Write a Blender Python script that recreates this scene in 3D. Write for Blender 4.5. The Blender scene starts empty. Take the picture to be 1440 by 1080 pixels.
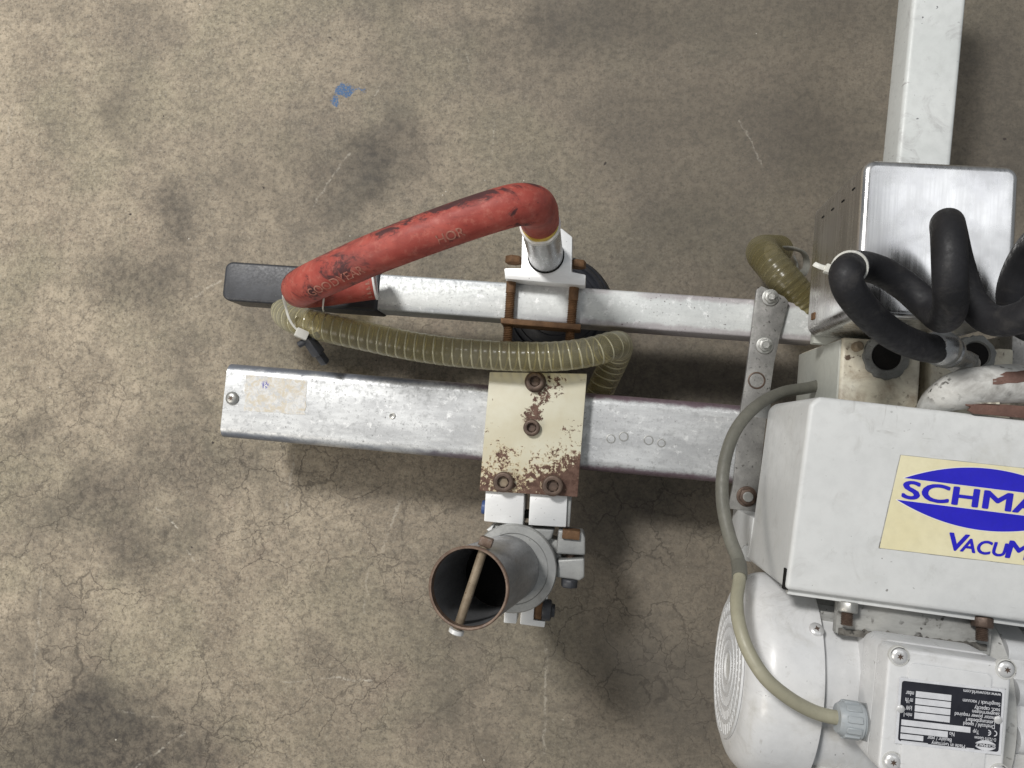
import bpy, bmesh, math, random
from mathutils import Vector, Matrix, Quaternion, noise as mnoise

random.seed(7)
R = math.radians
scene = bpy.context.scene
col = scene.collection

# ------------------------------------------------------------------ camera
F = 1082.0                       # focal length in photo pixels (1440 wide)
CAM_H = 0.90
cam_data = bpy.data.cameras.new('camera')
cam = bpy.data.objects.new('camera', cam_data)
col.objects.link(cam)
cam_data.sensor_fit = 'HORIZONTAL'
cam_data.sensor_width = 36.0
cam_data.lens = 36.0 * F / 1440.0
cam_data.clip_start = 0.01
cam_data.clip_end = 100.0
_down = Vector((102.0 / F, -70.0 / F, -1.0)).normalized()
CQ = _down.rotation_difference(Vector((0, 0, -1)))
cam.rotation_mode = 'QUATERNION'
cam.rotation_quaternion = CQ
cam.location = (0, 0, CAM_H)
scene.camera = cam

# ------------------------------------------------------------------ surroundings and lamps
world = bpy.data.worlds.new('World')
scene.world = world
world.use_nodes = True
wbg = world.node_tree.nodes['Background']
wbg.inputs['Color'].default_value = (0.93, 0.97, 1.0, 1)
wbg.inputs['Strength'].default_value = 0.19


def lamp(name, loc, target, sx, sy, power, color):
    ld = bpy.data.lights.new(name, 'AREA')
    ld.shape = 'RECTANGLE'
    ld.size, ld.size_y = sx, sy
    ld.energy = power
    ld.color = color
    o = bpy.data.objects.new(name, ld)
    col.objects.link(o)
    o.location = loc
    d = Vector(target) - Vector(loc)
    o.rotation_euler = d.to_track_quat('-Z', 'Y').to_euler()
    return o


lamp('hall_or_fill_lamp', (-1.5, 1.9, 3.6), (-0.1, 0, 0), 0.62, 0.62, 110, (1.0, 0.98, 0.95))
lamp('hall_or_fill_lamp', (-1.9, -0.9, 1.9), (-0.55, -0.2, 0), 0.9, 0.9, 17, (1.0, 0.93, 0.83))  # unseen low fill lamp, added to brighten the left of the floor
lamp('hall_or_fill_lamp', (1.95, 1.35, 3.8), (0.3, 0.2, 0), 1.9, 1.5, 11, (0.95, 0.97, 1.0))  # unseen panel, added so the steel cover's top reflects bright

scene.view_settings.view_transform = 'Standard'
scene.view_settings.look = 'None'
scene.view_settings.exposure = 0.27
scene.view_settings.gamma = 1.0

# ------------------------------------------------------------------ frames and points
A = R(-4.8)                      # the machine lies turned on the floor
PA = R(-6.8)                     # the pump end sits a touch more turned
RZ = lambda a: Matrix.Rotation(a, 4, 'Z')


def P(px, py, z, ang=A):
    """Point of the place at height z that the photograph shows at (px, py), in the frame turned by ang."""
    d = CQ @ Vector(((px - 720.0) / F, -(py - 540.0) / F, -1.0))
    t = (z - CAM_H) / d.z
    w = Vector((d.x * t, d.y * t, z))
    return RZ(-ang) @ w


# ------------------------------------------------------------------ node helpers
class NT:
    def __init__(s, name):
        s.m = bpy.data.materials.new(name)
        s.m.use_nodes = True
        s.t = s.m.node_tree
        s.b = s.t.nodes['Principled BSDF']
        tc = s.t.nodes.new('ShaderNodeTexCoord')
        s.obj = tc.outputs['Object']
        s.uv = tc.outputs['UV']

    def link(s, a, b):
        s.t.links.new(a, b)

    def put(s, sock, v):
        if isinstance(v, bpy.types.NodeSocket):
            s.link(v, sock)
        elif isinstance(v, (tuple, list, Vector)):
            sock.default_value = (*v, 1) if len(v) == 3 and sock.type == 'RGBA' else v
        else:
            sock.default_value = v

    def set(s, **kw):
        for k, v in kw.items():
            s.put(s.b.inputs[k.replace('_', ' ')], v)

    def math(s, op, a, b=0.0, c=None, clamp=False):
        n = s.t.nodes.new('ShaderNodeMath')
        n.operation = op
        n.use_clamp = clamp
        s.put(n.inputs[0], a)
        s.put(n.inputs[1], b)
        if c is not None:
            s.put(n.inputs[2], c)
        return n.outputs[0]

    def vmath(s, op, a, b=(0, 0, 0), sc=None):
        n = s.t.nodes.new('ShaderNodeVectorMath')
        n.operation = op
        s.put(n.inputs[0], a)
        s.put(n.inputs[1], b)
        if sc is not None:
            s.put(n.inputs['Scale'], sc)
        return n.outputs['Value'] if op in ('LENGTH', 'DISTANCE', 'DOT_PRODUCT') else n.outputs['Vector']

    def noise(s, scale, detail=4, rough=0.55, vec=None, dist=0.0, color=False):
        n = s.t.nodes.new('ShaderNodeTexNoise')
        n.inputs['Scale'].default_value = scale
        n.inputs['Detail'].default_value = detail
        n.inputs['Roughness'].default_value = rough
        n.inputs['Distortion'].default_value = dist
        s.link(vec or s.obj, n.inputs['Vector'])
        return n.outputs['Color'] if color else n.outputs['Fac']

    def voro(s, scale, feature='F1', vec=None, out='Distance', rnd=1.0):
        n = s.t.nodes.new('ShaderNodeTexVoronoi')
        n.feature = feature
        n.inputs['Scale'].default_value = scale
        n.inputs['Randomness'].default_value = rnd
        s.link(vec or s.obj, n.inputs['Vector'])
        return n.outputs[out]

    def stretch(s, sx, sy, sz, loc=(0, 0, 0), vec=None):
        n = s.t.nodes.new('ShaderNodeMapping')
        n.inputs['Scale'].default_value = (sx, sy, sz)
        n.inputs['Location'].default_value = loc
        s.link(vec or s.obj, n.inputs['Vector'])
        return n.outputs['Vector']

    def step(s, v, lo, hi, a=0.0, b=1.0):
        n = s.t.nodes.new('ShaderNodeMapRange')
        n.interpolation_type = 'SMOOTHSTEP'
        n.clamp = True
        s.put(n.inputs['Value'], v)
        n.inputs['From Min'].default_value = lo
        n.inputs['From Max'].default_value = hi
        n.inputs['To Min'].default_value = a
        n.inputs['To Max'].default_value = b
        return n.outputs['Result']

    def mix(s, f, a, b):
        n = s.t.nodes.new('ShaderNodeMix')
        n.data_type = 'RGBA'
        s.put(n.inputs['Factor'], f)
        s.put(n.inputs['A'], a) if False else s.put(n.inputs[6], a)
        s.put(n.inputs[7], b)
        return n.outputs[2]

    def xyz(s, vec=None):
        n = s.t.nodes.new('ShaderNodeSeparateXYZ')
        s.link(vec or s.obj, n.inputs[0])
        return n.outputs

    def bump(s, h, strength=0.2, dist=0.001):
        n = s.t.nodes.new('ShaderNodeBump')
        n.inputs['Strength'].default_value = strength
        n.inputs['Distance'].default_value = dist
        s.link(h, n.inputs['Height'])
        s.link(n.outputs['Normal'], s.b.inputs['Normal'])

    def seg(s, vec, p0, p1):
        """distance from vec (xy) to the segment p0-p1"""
        a = Vector((p0[0], p0[1], 0))
        d = Vector((p1[0] - p0[0], p1[1] - p0[1], 0))
        q = s.vmath('SUBTRACT', vec, tuple(a))
        h = s.math('DIVIDE', s.vmath('DOT_PRODUCT', q, tuple(d)), max(d.length_squared, 1e-9), clamp=True)
        sc = s.vmath('SCALE', tuple(d), sc=h)
        return s.vmath('LENGTH', s.vmath('SUBTRACT', q, sc))


def worn(name, c1, c2, scale=30, speck=None, speck_amt=0.35, speck_scale=300, dirt=None, dirt_amt=0.4,
         metallic=0.0, rough=(0.35, 0.55), bump=0.1, stretch=(1, 1, 1), bump_scale=400, coat=0.0, spec=0.5, scuff=None):
    n = NT(name)
    v = n.stretch(*stretch)
    a = n.step(n.noise(scale, 5, 0.6, v), 0.32, 0.68)
    c = n.mix(a, c1, c2)
    f2 = n.noise(scale * 9, 4, 0.65, v)
    c = n.mix(n.step(f2, 0.35, 0.75, 0.0, 0.35), c, tuple(x * 0.8 for x in c1))
    if dirt:
        d = n.step(n.noise(scale * 1.7, 6, 0.7, n.stretch(stretch[0], stretch[1], stretch[2], (3.1, 1.7, 0.4)), 0.6),
                   0.66 - dirt_amt * 0.3, 0.80)
        c = n.mix(n.math('MULTIPLY', d, 0.85), c, dirt)
    if speck:
        sp = n.step(n.noise(speck_scale, 2, 0.5), 0.74 - 0.18 * speck_amt, 0.78 - 0.16 * speck_amt)
        gate = n.step(n.noise(scale * 2.3, 3, 0.6, n.stretch(1, 1, 1, (5, 2, 7))), 0.42, 0.66)
        c = n.mix(n.math('MULTIPLY', sp, gate), c, speck)
    if scuff:                                                        # hairline scratches and rubbed smears
        for q, (sx, sy) in enumerate(((0.10, 1.0), (1.0, 0.14))):
            ln = n.noise(150, 3, 0.6, n.stretch(sx, sy, 0.6, (q * 3.3, 1.1, q)), 0.4)
            gt = n.step(n.noise(22, 4, 0.7, n.stretch(1, 1, 1, (q * 5, 9, 2))), 0.50, 0.64)
            c = n.mix(n.math('MULTIPLY', n.step(ln, 0.655, 0.70, 0, 0.75), gt), c, scuff)
        c = n.mix(n.step(n.noise(33, 6, 0.75, n.stretch(1, 1, 1, (6, 6, 6)), 0.8), 0.54, 0.72, 0, 0.45), c, scuff)
    n.set(Base_Color=c, Metallic=metallic, Roughness=n.step(f2, 0.3, 0.7, rough[0], rough[1]))
    n.b.inputs['Coat Weight'].default_value = coat
    n.b.inputs['Specular IOR Level'].default_value = spec
    n.bump(n.noise(bump_scale, 3, 0.6, v), bump, 0.0006)
    return n.m


# ------------------------------------------------------------------ materials
def floor_material():
    n = NT('stained_concrete')
    big = n.noise(2.2, 4, 0.55)
    mid = n.noise(11, 6, 0.62)
    fine = n.noise(95, 6, 0.72)
    grit = n.noise(420, 3, 0.7)
    grain = n.noise(230, 4, 0.75)
    c = n.mix(n.step(mid, 0.34, 0.66), (0.325, 0.268, 0.198), (0.500, 0.420, 0.315))
    c = n.mix(n.step(n.noise(6.0, 5, 0.6, n.stretch(1, 1, 1, (4, 9, 0))), 0.44, 0.64, 0, 0.42), c, (0.285, 0.265, 0.180))
    c = n.mix(n.step(n.noise(7.5, 5, 0.65, n.stretch(1, 1, 1, (14, 3, 0))), 0.57, 0.72, 0, 0.36), c, (0.275, 0.198, 0.158))
    c = n.mix(n.step(fine, 0.60, 0.38, 0, 0.40), c, (0.085, 0.077, 0.063))
    c = n.mix(n.step(fine, 0.56, 0.72, 0, 0.45), c, (0.43, 0.39, 0.305))
    c = n.mix(n.step(grain, 0.50, 0.34, 0, 0.58), c, (0.075, 0.068, 0.058))
    c = n.mix(n.step(grain, 0.54, 0.68, 0, 0.45), c, (0.50, 0.46, 0.37))
    c = n.mix(n.step(grit, 0.54, 0.72, 0, 0.36), c, (0.07, 0.065, 0.055))
    c = n.mix(n.step(grit, 0.46, 0.33, 0, 0.30), c, (0.60, 0.56, 0.48))
    c = n.mix(n.step(n.noise(4.2, 6, 0.68, n.stretch(1, 1, 1, (1, 6, 3)), 0.4), 0.50, 0.72, 0, 0.62), c, (0.098, 0.087, 0.072))
    c = n.mix(n.step(n.noise(30, 6, 0.75, n.stretch(1, 1, 1, (9, 1, 3)), 0.5), 0.54, 0.72, 0, 0.30), c, (0.105, 0.093, 0.077))
    # oil staining, a painted shade patch, and a tone that darkens to the right
    wob = n.vmath('SCALE', n.vmath('SUBTRACT', n.noise(14, 5, 0.6, color=True), (0.5, 0.5, 0.5)), sc=0.085)
    vec = n.vmath('MULTIPLY', n.vmath('ADD', n.obj, wob), (1, 1, 0))
    w0 = lambda x, y: P(x, y, 0, 0)[:2]
    stains_and_shade = [((235, 285), (250, 320), 0.035, 0.55), ((170, 385), (225, 400), 0.05, 0.5), ((470, 255), (560, 205), 0.05, 0.5),
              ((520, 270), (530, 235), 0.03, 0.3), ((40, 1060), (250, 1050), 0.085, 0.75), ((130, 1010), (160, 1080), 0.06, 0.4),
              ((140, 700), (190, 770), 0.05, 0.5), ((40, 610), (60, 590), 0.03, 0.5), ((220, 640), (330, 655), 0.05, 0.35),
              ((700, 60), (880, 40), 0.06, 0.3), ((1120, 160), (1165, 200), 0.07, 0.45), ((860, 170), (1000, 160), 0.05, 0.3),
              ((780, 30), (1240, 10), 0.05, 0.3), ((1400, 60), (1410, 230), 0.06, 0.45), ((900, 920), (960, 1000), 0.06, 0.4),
              ((420, 200), (430, 180), 0.05, 0.2), ((940, 280), (1010, 300), 0.06, 0.25), ((840, 540), (1020, 545), 0.06, 0.5)]  # last entry: shade between the two arms, painted as a patch
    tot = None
    for p, q, r, k in stains_and_shade:
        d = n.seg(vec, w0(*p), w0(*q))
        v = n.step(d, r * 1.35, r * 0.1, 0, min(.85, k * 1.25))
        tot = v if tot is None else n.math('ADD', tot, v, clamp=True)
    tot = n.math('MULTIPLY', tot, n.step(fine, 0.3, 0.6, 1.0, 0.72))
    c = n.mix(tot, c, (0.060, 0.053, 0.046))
    xs = n.xyz()
    c = n.mix(n.step(n.math('ADD', xs[0], n.math('MULTIPLY', n.math('SUBTRACT', big, 0.5), 0.9)), -0.60, 0.25, 0.0, 0.68), c,
              (0.100, 0.089, 0.074))  # darker to the right: dirtier concrete, and light falloff put into the colour
    # crazing
    cw = n.vmath('SCALE', n.vmath('SUBTRACT', n.noise(26, 4, 0.6, color=True), (0.5, 0.5, 0.5)), sc=0.055)
    cv = n.vmath('MULTIPLY', n.vmath('ADD', n.obj, cw), (1, 1, 0))
    e1 = n.voro(19, 'DISTANCE_TO_EDGE', cv)
    e2 = n.voro(41, 'DISTANCE_TO_EDGE', cv)
    g1 = n.step(n.noise(7, 4, 0.7, n.stretch(1, 1, 1, (2, 2, 0))), 0.38, 0.60)
    g2 = n.step(n.noise(10, 4, 0.7, n.stretch(1, 1, 1, (8, 5, 0))), 0.42, 0.62)
    k1 = n.math('MULTIPLY', n.step(e1, 0.022, 0.003), g1)
    k2 = n.math('MULTIPLY', n.step(e2, 0.034, 0.006), n.math('MULTIPLY', g2, 0.75))
    low = n.step(xs[1], 0.30, -0.05, 0.12, 1.0)
    crk = n.math('MULTIPLY', n.math('MAXIMUM', k1, k2), low)
    c = n.mix(n.math('MULTIPLY', crk, 0.54), c, (0.045, 0.038, 0.032))
    # pale scratches
    sv = n.vmath('MULTIPLY', n.vmath('ADD', n.obj, n.vmath('SCALE', n.vmath('SUBTRACT', n.noise(60, 3, 0.6, color=True), (0.5, 0.5, 0.5)), sc=0.012)), (1, 1, 0))
    scr = None
    for p, q, r, k in [((222, 715), (250, 742), .0011, .7), ((255, 762), (272, 788), .0009, .5), ((470, 952), (523, 958), .0011, .75),
                       ((400, 960), (470, 953), .0008, .4), ((415, 630), (403, 715), .0013, .4), ((565, 700), (530, 790), .0014, .4),
                       ((518, 800), (512, 860), .0012, .3), ((60, 800), (45, 990), .0014, .4), ((260, 1030), (190, 1078), .0012, .55),
                       ((545, 100), (528, 135), .0009, .45), ((490, 215), (440, 290), .0010, .4), ((20, 140), (10, 200), .0012, .3),
                       ((310, 395), (270, 420), .0012, .5), ((770, 900), (765, 1060), .0013, .35), ((165, 1000), (240, 1010), .0007, .3),
                       ((655, 75), (660, 100), .0008, .5), ((1040, 170), (1070, 230), .0009, .35), ((695, 175), (690, 230), .0009, .3)]:
        v = n.step(n.seg(sv, w0(*p), w0(*q)), r * 2.0, r * 0.3, 0, k)
        scr = v if scr is None else n.math('MAXIMUM', scr, v)
    scr = n.math('MULTIPLY', n.math('MULTIPLY', scr, 0.85), n.math('MULTIPLY', n.step(grain, 0.42, 0.56, 0.15, 1.0), n.step(n.noise(48, 3, 0.6), 0.40, 0.56, 0.12, 1.0)))
    c = n.mix(scr, c, (0.62, 0.58, 0.50))
    # little pale chips and dark pits
    pits = n.voro(23, 'F1', n.vmath('ADD', n.obj, n.vmath('SCALE', n.noise(80, 2, 0.5, color=True), sc=0.012)))
    c = n.mix(n.math('MULTIPLY', n.step(pits, 0.045, 0.025), n.step(n.noise(5, 2, 0.5), 0.5, 0.56)), c, (0.055, 0.045, 0.04))
    chips = n.voro(31, 'F1', n.stretch(1, 1, 1, (0.7, 0.3, 0)))
    c = n.mix(n.math('MULTIPLY', n.step(chips, 0.035, 0.02), n.step(n.noise(9, 2, 0.5), 0.52, 0.58)), c, (0.6, 0.57, 0.5))
    # blue paint drop
    bl = n.math('MINIMUM', n.seg(vec, w0(476, 128), w0(490, 127)), n.math('ADD', n.seg(vec, w0(470, 144), w0(472, 142)), 0.004))
    bvec = n.vmath('MULTIPLY', n.vmath('ADD', n.obj, n.vmath('SCALE', n.vmath('SUBTRACT', n.noise(90, 4, 0.7, color=True), (0.5, 0.5, 0.5)), sc=0.02)), (1, 1, 0))
    bl = n.math('MINIMUM', n.seg(bvec, w0(479, 126), w0(489, 128)), n.math('ADD', n.seg(bvec, w0(471, 145), w0(471, 139)), 0.0035))
    bl2 = n.math('ADD', n.seg(bvec, w0(490, 128), w0(512, 127)), 0.0062)
    c = n.mix(n.math('MULTIPLY', n.step(n.math('MINIMUM', bl, bl2), 0.0088, 0.0062), n.step(grit, 0.62, 0.47, 0.12, 0.85)), c, (0.028, 0.125, 0.30))
    n.set(Base_Color=c, Roughness=n.step(mid, 0.3, 0.7, 0.62, 0.8))
    n.b.inputs['Specular IOR Level'].default_value = 0.35
    h = n.math('SUBTRACT', n.math('ADD', n.math('MULTIPLY', fine, 0.6), n.math('MULTIPLY', grit, 0.4)), n.math('MULTIPLY', crk, 0.7))
    n.bump(h, 0.45, 0.0012)
    return n.m


def plate_material(origin_frac):
    """cream paint flaked off to rust; the plate's own x/y run about +-0.05"""
    n = NT('flaking_cream_paint')
    x, y, z = n.xyz()[:3]
    n1 = n.noise(60, 6, 0.72, dist=0.5)
    n2 = n.noise(230, 5, 0.75)
    bias = n.step(y, 0.010, -0.066, 0.0, 0.175)                     # more is lost at the foot of the plate
    bias = n.math('ADD', bias, n.math('MULTIPLY', n.step(x, 0.005, 0.05), n.step(y, 0.01, -0.035, 0.0, 0.10)))
    for (bx, by, rr, k) in [(0.012, 0.047, 0.024, 0.12), (-0.002, 0.016, 0.016, 0.10), (0.003, 0.033, 0.016, .10), (-.006, 0.012, .02, .06), (-0.03, -0.020, 0.020, .05), (0.038, 0.008, .02, .06)]:
        d = n.vmath('DISTANCE', n.vmath('MULTIPLY', n.obj, (1, 1, 0)), (bx, by, 0))
        bias = n.math('ADD', bias, n.step(d, rr, rr * 0.2, 0, k))
    f = n.math('ADD', n.math('ADD', n.math('MULTIPLY', n1, 0.42), n.math('MULTIPLY', n2, 0.58)), bias)
    chip = n.step(f, 0.626, 0.648)
    cream = n.mix(n.step(n.noise(28, 4, 0.6), 0.3, 0.7), (0.56, 0.52, 0.385), (0.63, 0.61, 0.49))
    halo = n.step(f, 0.575, 0.655)
    cream = n.mix(n.math('MULTIPLY', halo, n.step(y, 0.02, -0.05, 0.10, 0.62)), cream, (0.60, 0.40, 0.15))
    rust = n.mix(n.step(n.noise(170, 4, 0.7), 0.35, 0.65), (0.075, 0.036, 0.024), (0.15, 0.085, 0.062))
    n.set(Base_Color=n.mix(chip, cream, rust), Roughness=n.step(chip, 0, 1, 0.38, 0.75))
    n.bump(n.math('SUBTRACT', n.math('MULTIPLY', n2, 0.15), n.math('MULTIPLY', chip, 0.6)), 0.5, 0.0006)
    return n.m


def red_material():
    n = NT('scuffed_red_rubber')
    base = n.mix(n.step(n.noise(34, 5, 0.65), 0.33, 0.67), (0.30, 0.050, 0.038), (0.43, 0.088, 0.066))
    base = n.mix(n.step(n.noise(150, 5, 0.7), 0.48, 0.72, 0, 0.55), base, (0.50, 0.17, 0.13))
    v = n.stretch(0.55, 1.0, 1.0)
    s1 = n.noise(45, 7, 0.75, v, 0.8)
    xs = n.xyz()
    gate = n.step(n.noise(13, 3, 0.6, n.stretch(1, 1, 1, (7, 3, 1))), 0.38, 0.62)
    up = n.step(n.math('ADD', n.math('MULTIPLY', xs[0], -0.33), xs[1]), 0.000, 0.018, 0.0, 0.12)   # worn along one flank
    scuff = n.step(n.math('ADD', s1, n.math('ADD', n.math('MULTIPLY', gate, 0.06), up)), 0.570, 0.690)
    c = n.mix(n.math('MULTIPLY', scuff, 0.86), base, (0.025, 0.018, 0.022))
    sp = n.step(n.noise(170, 5, 0.75, n.stretch(0.5, 1, 1)), 0.60, 0.72, 0, 0.8)
    c = n.mix(n.math('MULTIPLY', sp, n.step(n.noise(24, 4, 0.7, n.stretch(1, 1, 1, (2, 8, 1))), 0.46, 0.66)), c, (0.05, 0.022, 0.024))
    c = n.mix(n.step(n.noise(28, 5, 0.7, n.stretch(0.5, 1, 1, (4, 1, 9))), 0.46, 0.70, 0, 0.40), c, (0.10, 0.045, 0.045))
    lines = n.step(n.noise(300, 4, 0.7, n.stretch(0.15, 1, 1)), 0.62, 0.7, 0, 0.6)
    c = n.mix(n.math('MULTIPLY', lines, gate), c, (0.06, 0.025, 0.025))
    n.set(Base_Color=c, Roughness=n.step(s1, 0.35, 0.65, 0.48, 0.66))
    n.b.inputs['Specular IOR Level'].default_value = 0.4
    n.bump(n.noise(500, 4, 0.7), 0.18, 0.0005)
    return n.m


def rail_material(name, purple, half, lo=(0.50, 0.51, 0.52), hi=(0.76, 0.775, 0.78), mott=0.70, edge_amt=0.80, metal=0.5):
    n = NT(name)
    v = n.stretch(0.25, 1, 1)
    a = n.noise(45, 6, 0.7, v)
    b = n.noise(210, 5, 0.7)
    c = n.mix(n.step(a, 0.34, 0.66), lo, hi)
    c = n.mix(n.step(b, 0.46, 0.66, 0, mott), c, (0.36, 0.37, 0.375))
    c = n.mix(n.step(n.noise(120, 5, 0.75, n.stretch(1, 1, 1, (3, 8, 1))), 0.55, 0.68, 0, 0.8), c, (0.88, 0.89, 0.89))
    c = n.mix(n.step(b, 0.40, 0.28, 0, 0.6), c, (0.92, 0.93, 0.93))
    sp = n.math('MULTIPLY', n.step(n.noise(420, 2, 0.5), 0.66, 0.72), n.step(n.noise(26, 3, 0.6), 0.45, 0.62))
    c = n.mix(sp, c, (0.12, 0.11, 0.11))
    long = n.step(n.noise(55, 5, 0.7, n.stretch(0.05, 1, 1)), 0.58, 0.68, 0, 0.4)
    c = n.mix(long, c, (0.38, 0.37, 0.36))
    xs = n.xyz()
    edge = n.step(n.math('ABSOLUTE', n.math('ADD', xs[1], n.math('MULTIPLY', n.math('SUBTRACT', n.noise(60, 4, 0.7), 0.5), 0.010))), half - 0.0075, half - 0.003)
    c = n.mix(n.math('MULTIPLY', edge, n.math('MULTIPLY', n.step(n.noise(9, 3, 0.6), 0.30, 0.50), edge_amt)), c, n.mix(n.step(xs[0], -0.10, 0.02), (0.17, 0.19, 0.24), purple))  # bluish stretch: dark edge reflection tinted in; purple stretch: overspray
    n.set(Base_Color=c, Metallic=metal, Roughness=n.step(b, 0.3, 0.7, 0.36, 0.56))
    n.bump(b, 0.16, 0.0005)
    return n.m


def steel_material():
    n = NT('brushed_stainless')
    br = n.noise(300, 4, 0.6, n.stretch(1.0, 0.03, 1.0))
    sm = n.noise(20, 4, 0.6)
    c = n.mix(n.step(br, 0.3, 0.7), (0.56, 0.555, 0.55), (0.76, 0.755, 0.75))
    c = n.mix(n.step(n.noise(26, 5, 0.7), 0.40, 0.64, 0, 0.5), c, (0.60, 0.595, 0.61))
    scr = n.step(n.noise(70, 6, 0.8, n.stretch(0.4, 1, 1), 1.5), 0.66, 0.69, 0, 0.35)
    c = n.mix(scr, c, (0.85, 0.85, 0.85))
    n.set(Base_Color=c, Metallic=1.0, Roughness=n.step(n.math('ADD', n.math('MULTIPLY', sm, 0.7), n.math('MULTIPLY', br, 0.3)), 0.38, 0.62, 0.20, 0.36))
    n.bump(n.noise(35, 4, 0.6), 0.03, 0.0006)
    return n.m


def clear_hose_material(name, c1, c2, see):
    n = NT(name)
    c = n.mix(n.step(n.noise(16, 4, 0.6), 0.35, 0.65), c1, c2)
    dk = n.step(n.noise(50, 6, 0.75), 0.56, 0.70)
    gate = n.step(n.noise(7, 2, 0.5), 0.42, 0.6)
    c = n.mix(n.math('MULTIPLY', dk, n.math('MULTIPLY', gate, 0.8)), c, (0.055, 0.038, 0.018))
    n.set(Base_Color=c, Roughness=0.24)
    n.b.inputs['Subsurface Weight'].default_value = 0.0
    tr = n.t.nodes.new('ShaderNodeBsdfTransparent')
    tr.inputs['Color'].default_value = (0.80, 0.74, 0.50, 1)
    lw = n.t.nodes.new('ShaderNodeLayerWeight')
    lw.inputs['Blend'].default_value = 0.35
    fac = n.step(lw.outputs['Facing'], 0.1, 0.9, see, 0.15)
    mx = n.t.nodes.new('ShaderNodeMixShader')
    n.link(fac, mx.inputs[0])
    n.link(n.b.outputs[0], mx.inputs[1])
    n.link(tr.outputs[0], mx.inputs[2])
    out = [x for x in n.t.nodes if x.type == 'OUTPUT_MATERIAL'][0]
    n.link(mx.outputs[0], out.inputs['Surface'])
    n.bump(n.noise(120, 3, 0.6), 0.06, 0.0006)
    return n.m


def sticker_material():
    n = NT('torn_paper_residue')
    f = n.noise(110, 6, 0.75, dist=1.0)
    c = n.mix(n.step(f, 0.4, 0.6), (0.64, 0.575, 0.46), (0.76, 0.76, 0.75))
    c = n.mix(n.step(n.noise(130, 6, 0.8, n.stretch(1, 1, 1, (1, 2, 3))), 0.50, 0.56, 0, 0.85), c, (0.60, 0.61, 0.615))
    x = n.xyz()
    d = n.vmath('DISTANCE', n.obj, (-0.012, 0.010, 0))
    c = n.mix(n.math('MULTIPLY', n.step(d, 0.006, 0.002), n.step(n.noise(600, 2, 0.5), 0.45, 0.55)), c, (0.18, 0.18, 0.45))
    n.set(Base_Color=c, Roughness=0.7)
    n.bump(f, 0.6, 0.001)
    return n.m


M = {}
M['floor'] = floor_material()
M['rail'] = rail_material('worn_anodised_aluminium', (0.13, 0.055, 0.085), 0.0387)
M['beam'] = rail_material('worn_pale_silver_paint', (0.14, 0.05, 0.08), 0.0185, (0.56, 0.58, 0.575), (0.68, 0.70, 0.69), 0.28, 0.38, 0.25)
M['beam_edge'] = worn('chalky_white_paint', (0.62, 0.645, 0.635), (0.69, 0.71, 0.70), 12, (0.12, 0.12, 0.13), 0.1, 260, (0.50, 0.52, 0.50), 0.35, rough=(0.36, 0.52), bump=0.07, scuff=(0.30, 0.29, 0.29))
M['housing'] = worn('light_grey_powder_coat', (0.60, 0.612, 0.61), (0.665, 0.675, 0.67), 9, (0.13, 0.12, 0.11), 0.12, 240, (0.50, 0.50, 0.47), 0.45, rough=(0.34, 0.5), bump=0.07, scuff=(0.40, 0.40, 0.385))
M['motor'] = worn('white_motor_enamel', (0.62, 0.63, 0.64), (0.70, 0.70, 0.70), 11, (0.12, 0.115, 0.11), 0.14, 260, (0.47, 0.46, 0.43), 0.4, rough=(0.26, 0.42), bump=0.09, coat=0.1, scuff=(0.38, 0.37, 0.35))
M['motor_dirty'] = worn('grimy_grey_enamel', (0.48, 0.48, 0.46), (0.60, 0.60, 0.58), 18, (0.07, 0.065, 0.06), 0.5, 200, (0.15, 0.135, 0.11), 0.45, rough=(0.4, 0.6), bump=0.15)
M['cast'] = worn('cast_aluminium', (0.33, 0.335, 0.33), (0.45, 0.455, 0.44), 35, (0.14, 0.13, 0.12), 0.3, 300, (0.26, 0.25, 0.235), 0.3, metallic=0.45, rough=(0.42, 0.6), bump=0.25)
M['alu'] = worn('milled_aluminium', (0.78, 0.79, 0.79), (0.86, 0.86, 0.86), 25, (0.16, 0.15, 0.15), 0.25, 350, (0.62, 0.61, 0.60), 0.2, metallic=0.3, rough=(0.32, 0.45), bump=0.06, stretch=(0.3, 1, 1))
M['tube'] = worn('turned_aluminium_tube', (0.46, 0.47, 0.48), (0.58, 0.59, 0.60), 40, None, metallic=0.9, rough=(0.25, 0.36), bump=0.08, stretch=(1, 1, 0.15))
M['pipe'] = worn('dull_zinc_pipe', (0.27, 0.275, 0.285), (0.37, 0.375, 0.385), 45, (0.12, 0.10, 0.09), 0.3, 300, (0.24, 0.21, 0.185), 0.4, metallic=0.65, rough=(0.36, 0.5), bump=0.1, stretch=(1, 1, 0.3))
M['pipe_rust'] = worn('rusted_pipe_rim', (0.13, 0.085, 0.062), (0.22, 0.155, 0.115), 120, (0.05, 0.03, 0.02), 0.5, 400, (0.28, 0.26, 0.25), 0.4, metallic=0.3, rough=(0.45, 0.6), bump=0.3)
M['pin'] = worn('tan_rusted_pin', (0.20, 0.155, 0.105), (0.32, 0.26, 0.185), 90, (0.12, 0.07, 0.04), 0.5, 420, (0.20, 0.13, 0.08), 0.35, metallic=0.2, rough=(0.5, 0.65), bump=0.2)
M['rust'] = worn('brown_rust', (0.105, 0.056, 0.028), (0.19, 0.105, 0.052), 90, (0.05, 0.025, 0.015), 0.4, 420, (0.30, 0.165, 0.085), 0.25, rough=(0.6, 0.8), bump=0.35, spec=0.3)
M['bolt'] = worn('rust_brown_screw', (0.085, 0.058, 0.045), (0.15, 0.105, 0.08), 120, (0.04, 0.025, 0.02), 0.4, 420, (0.20, 0.16, 0.13), 0.25, metallic=0.4, rough=(0.42, 0.6), bump=0.25)
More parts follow.
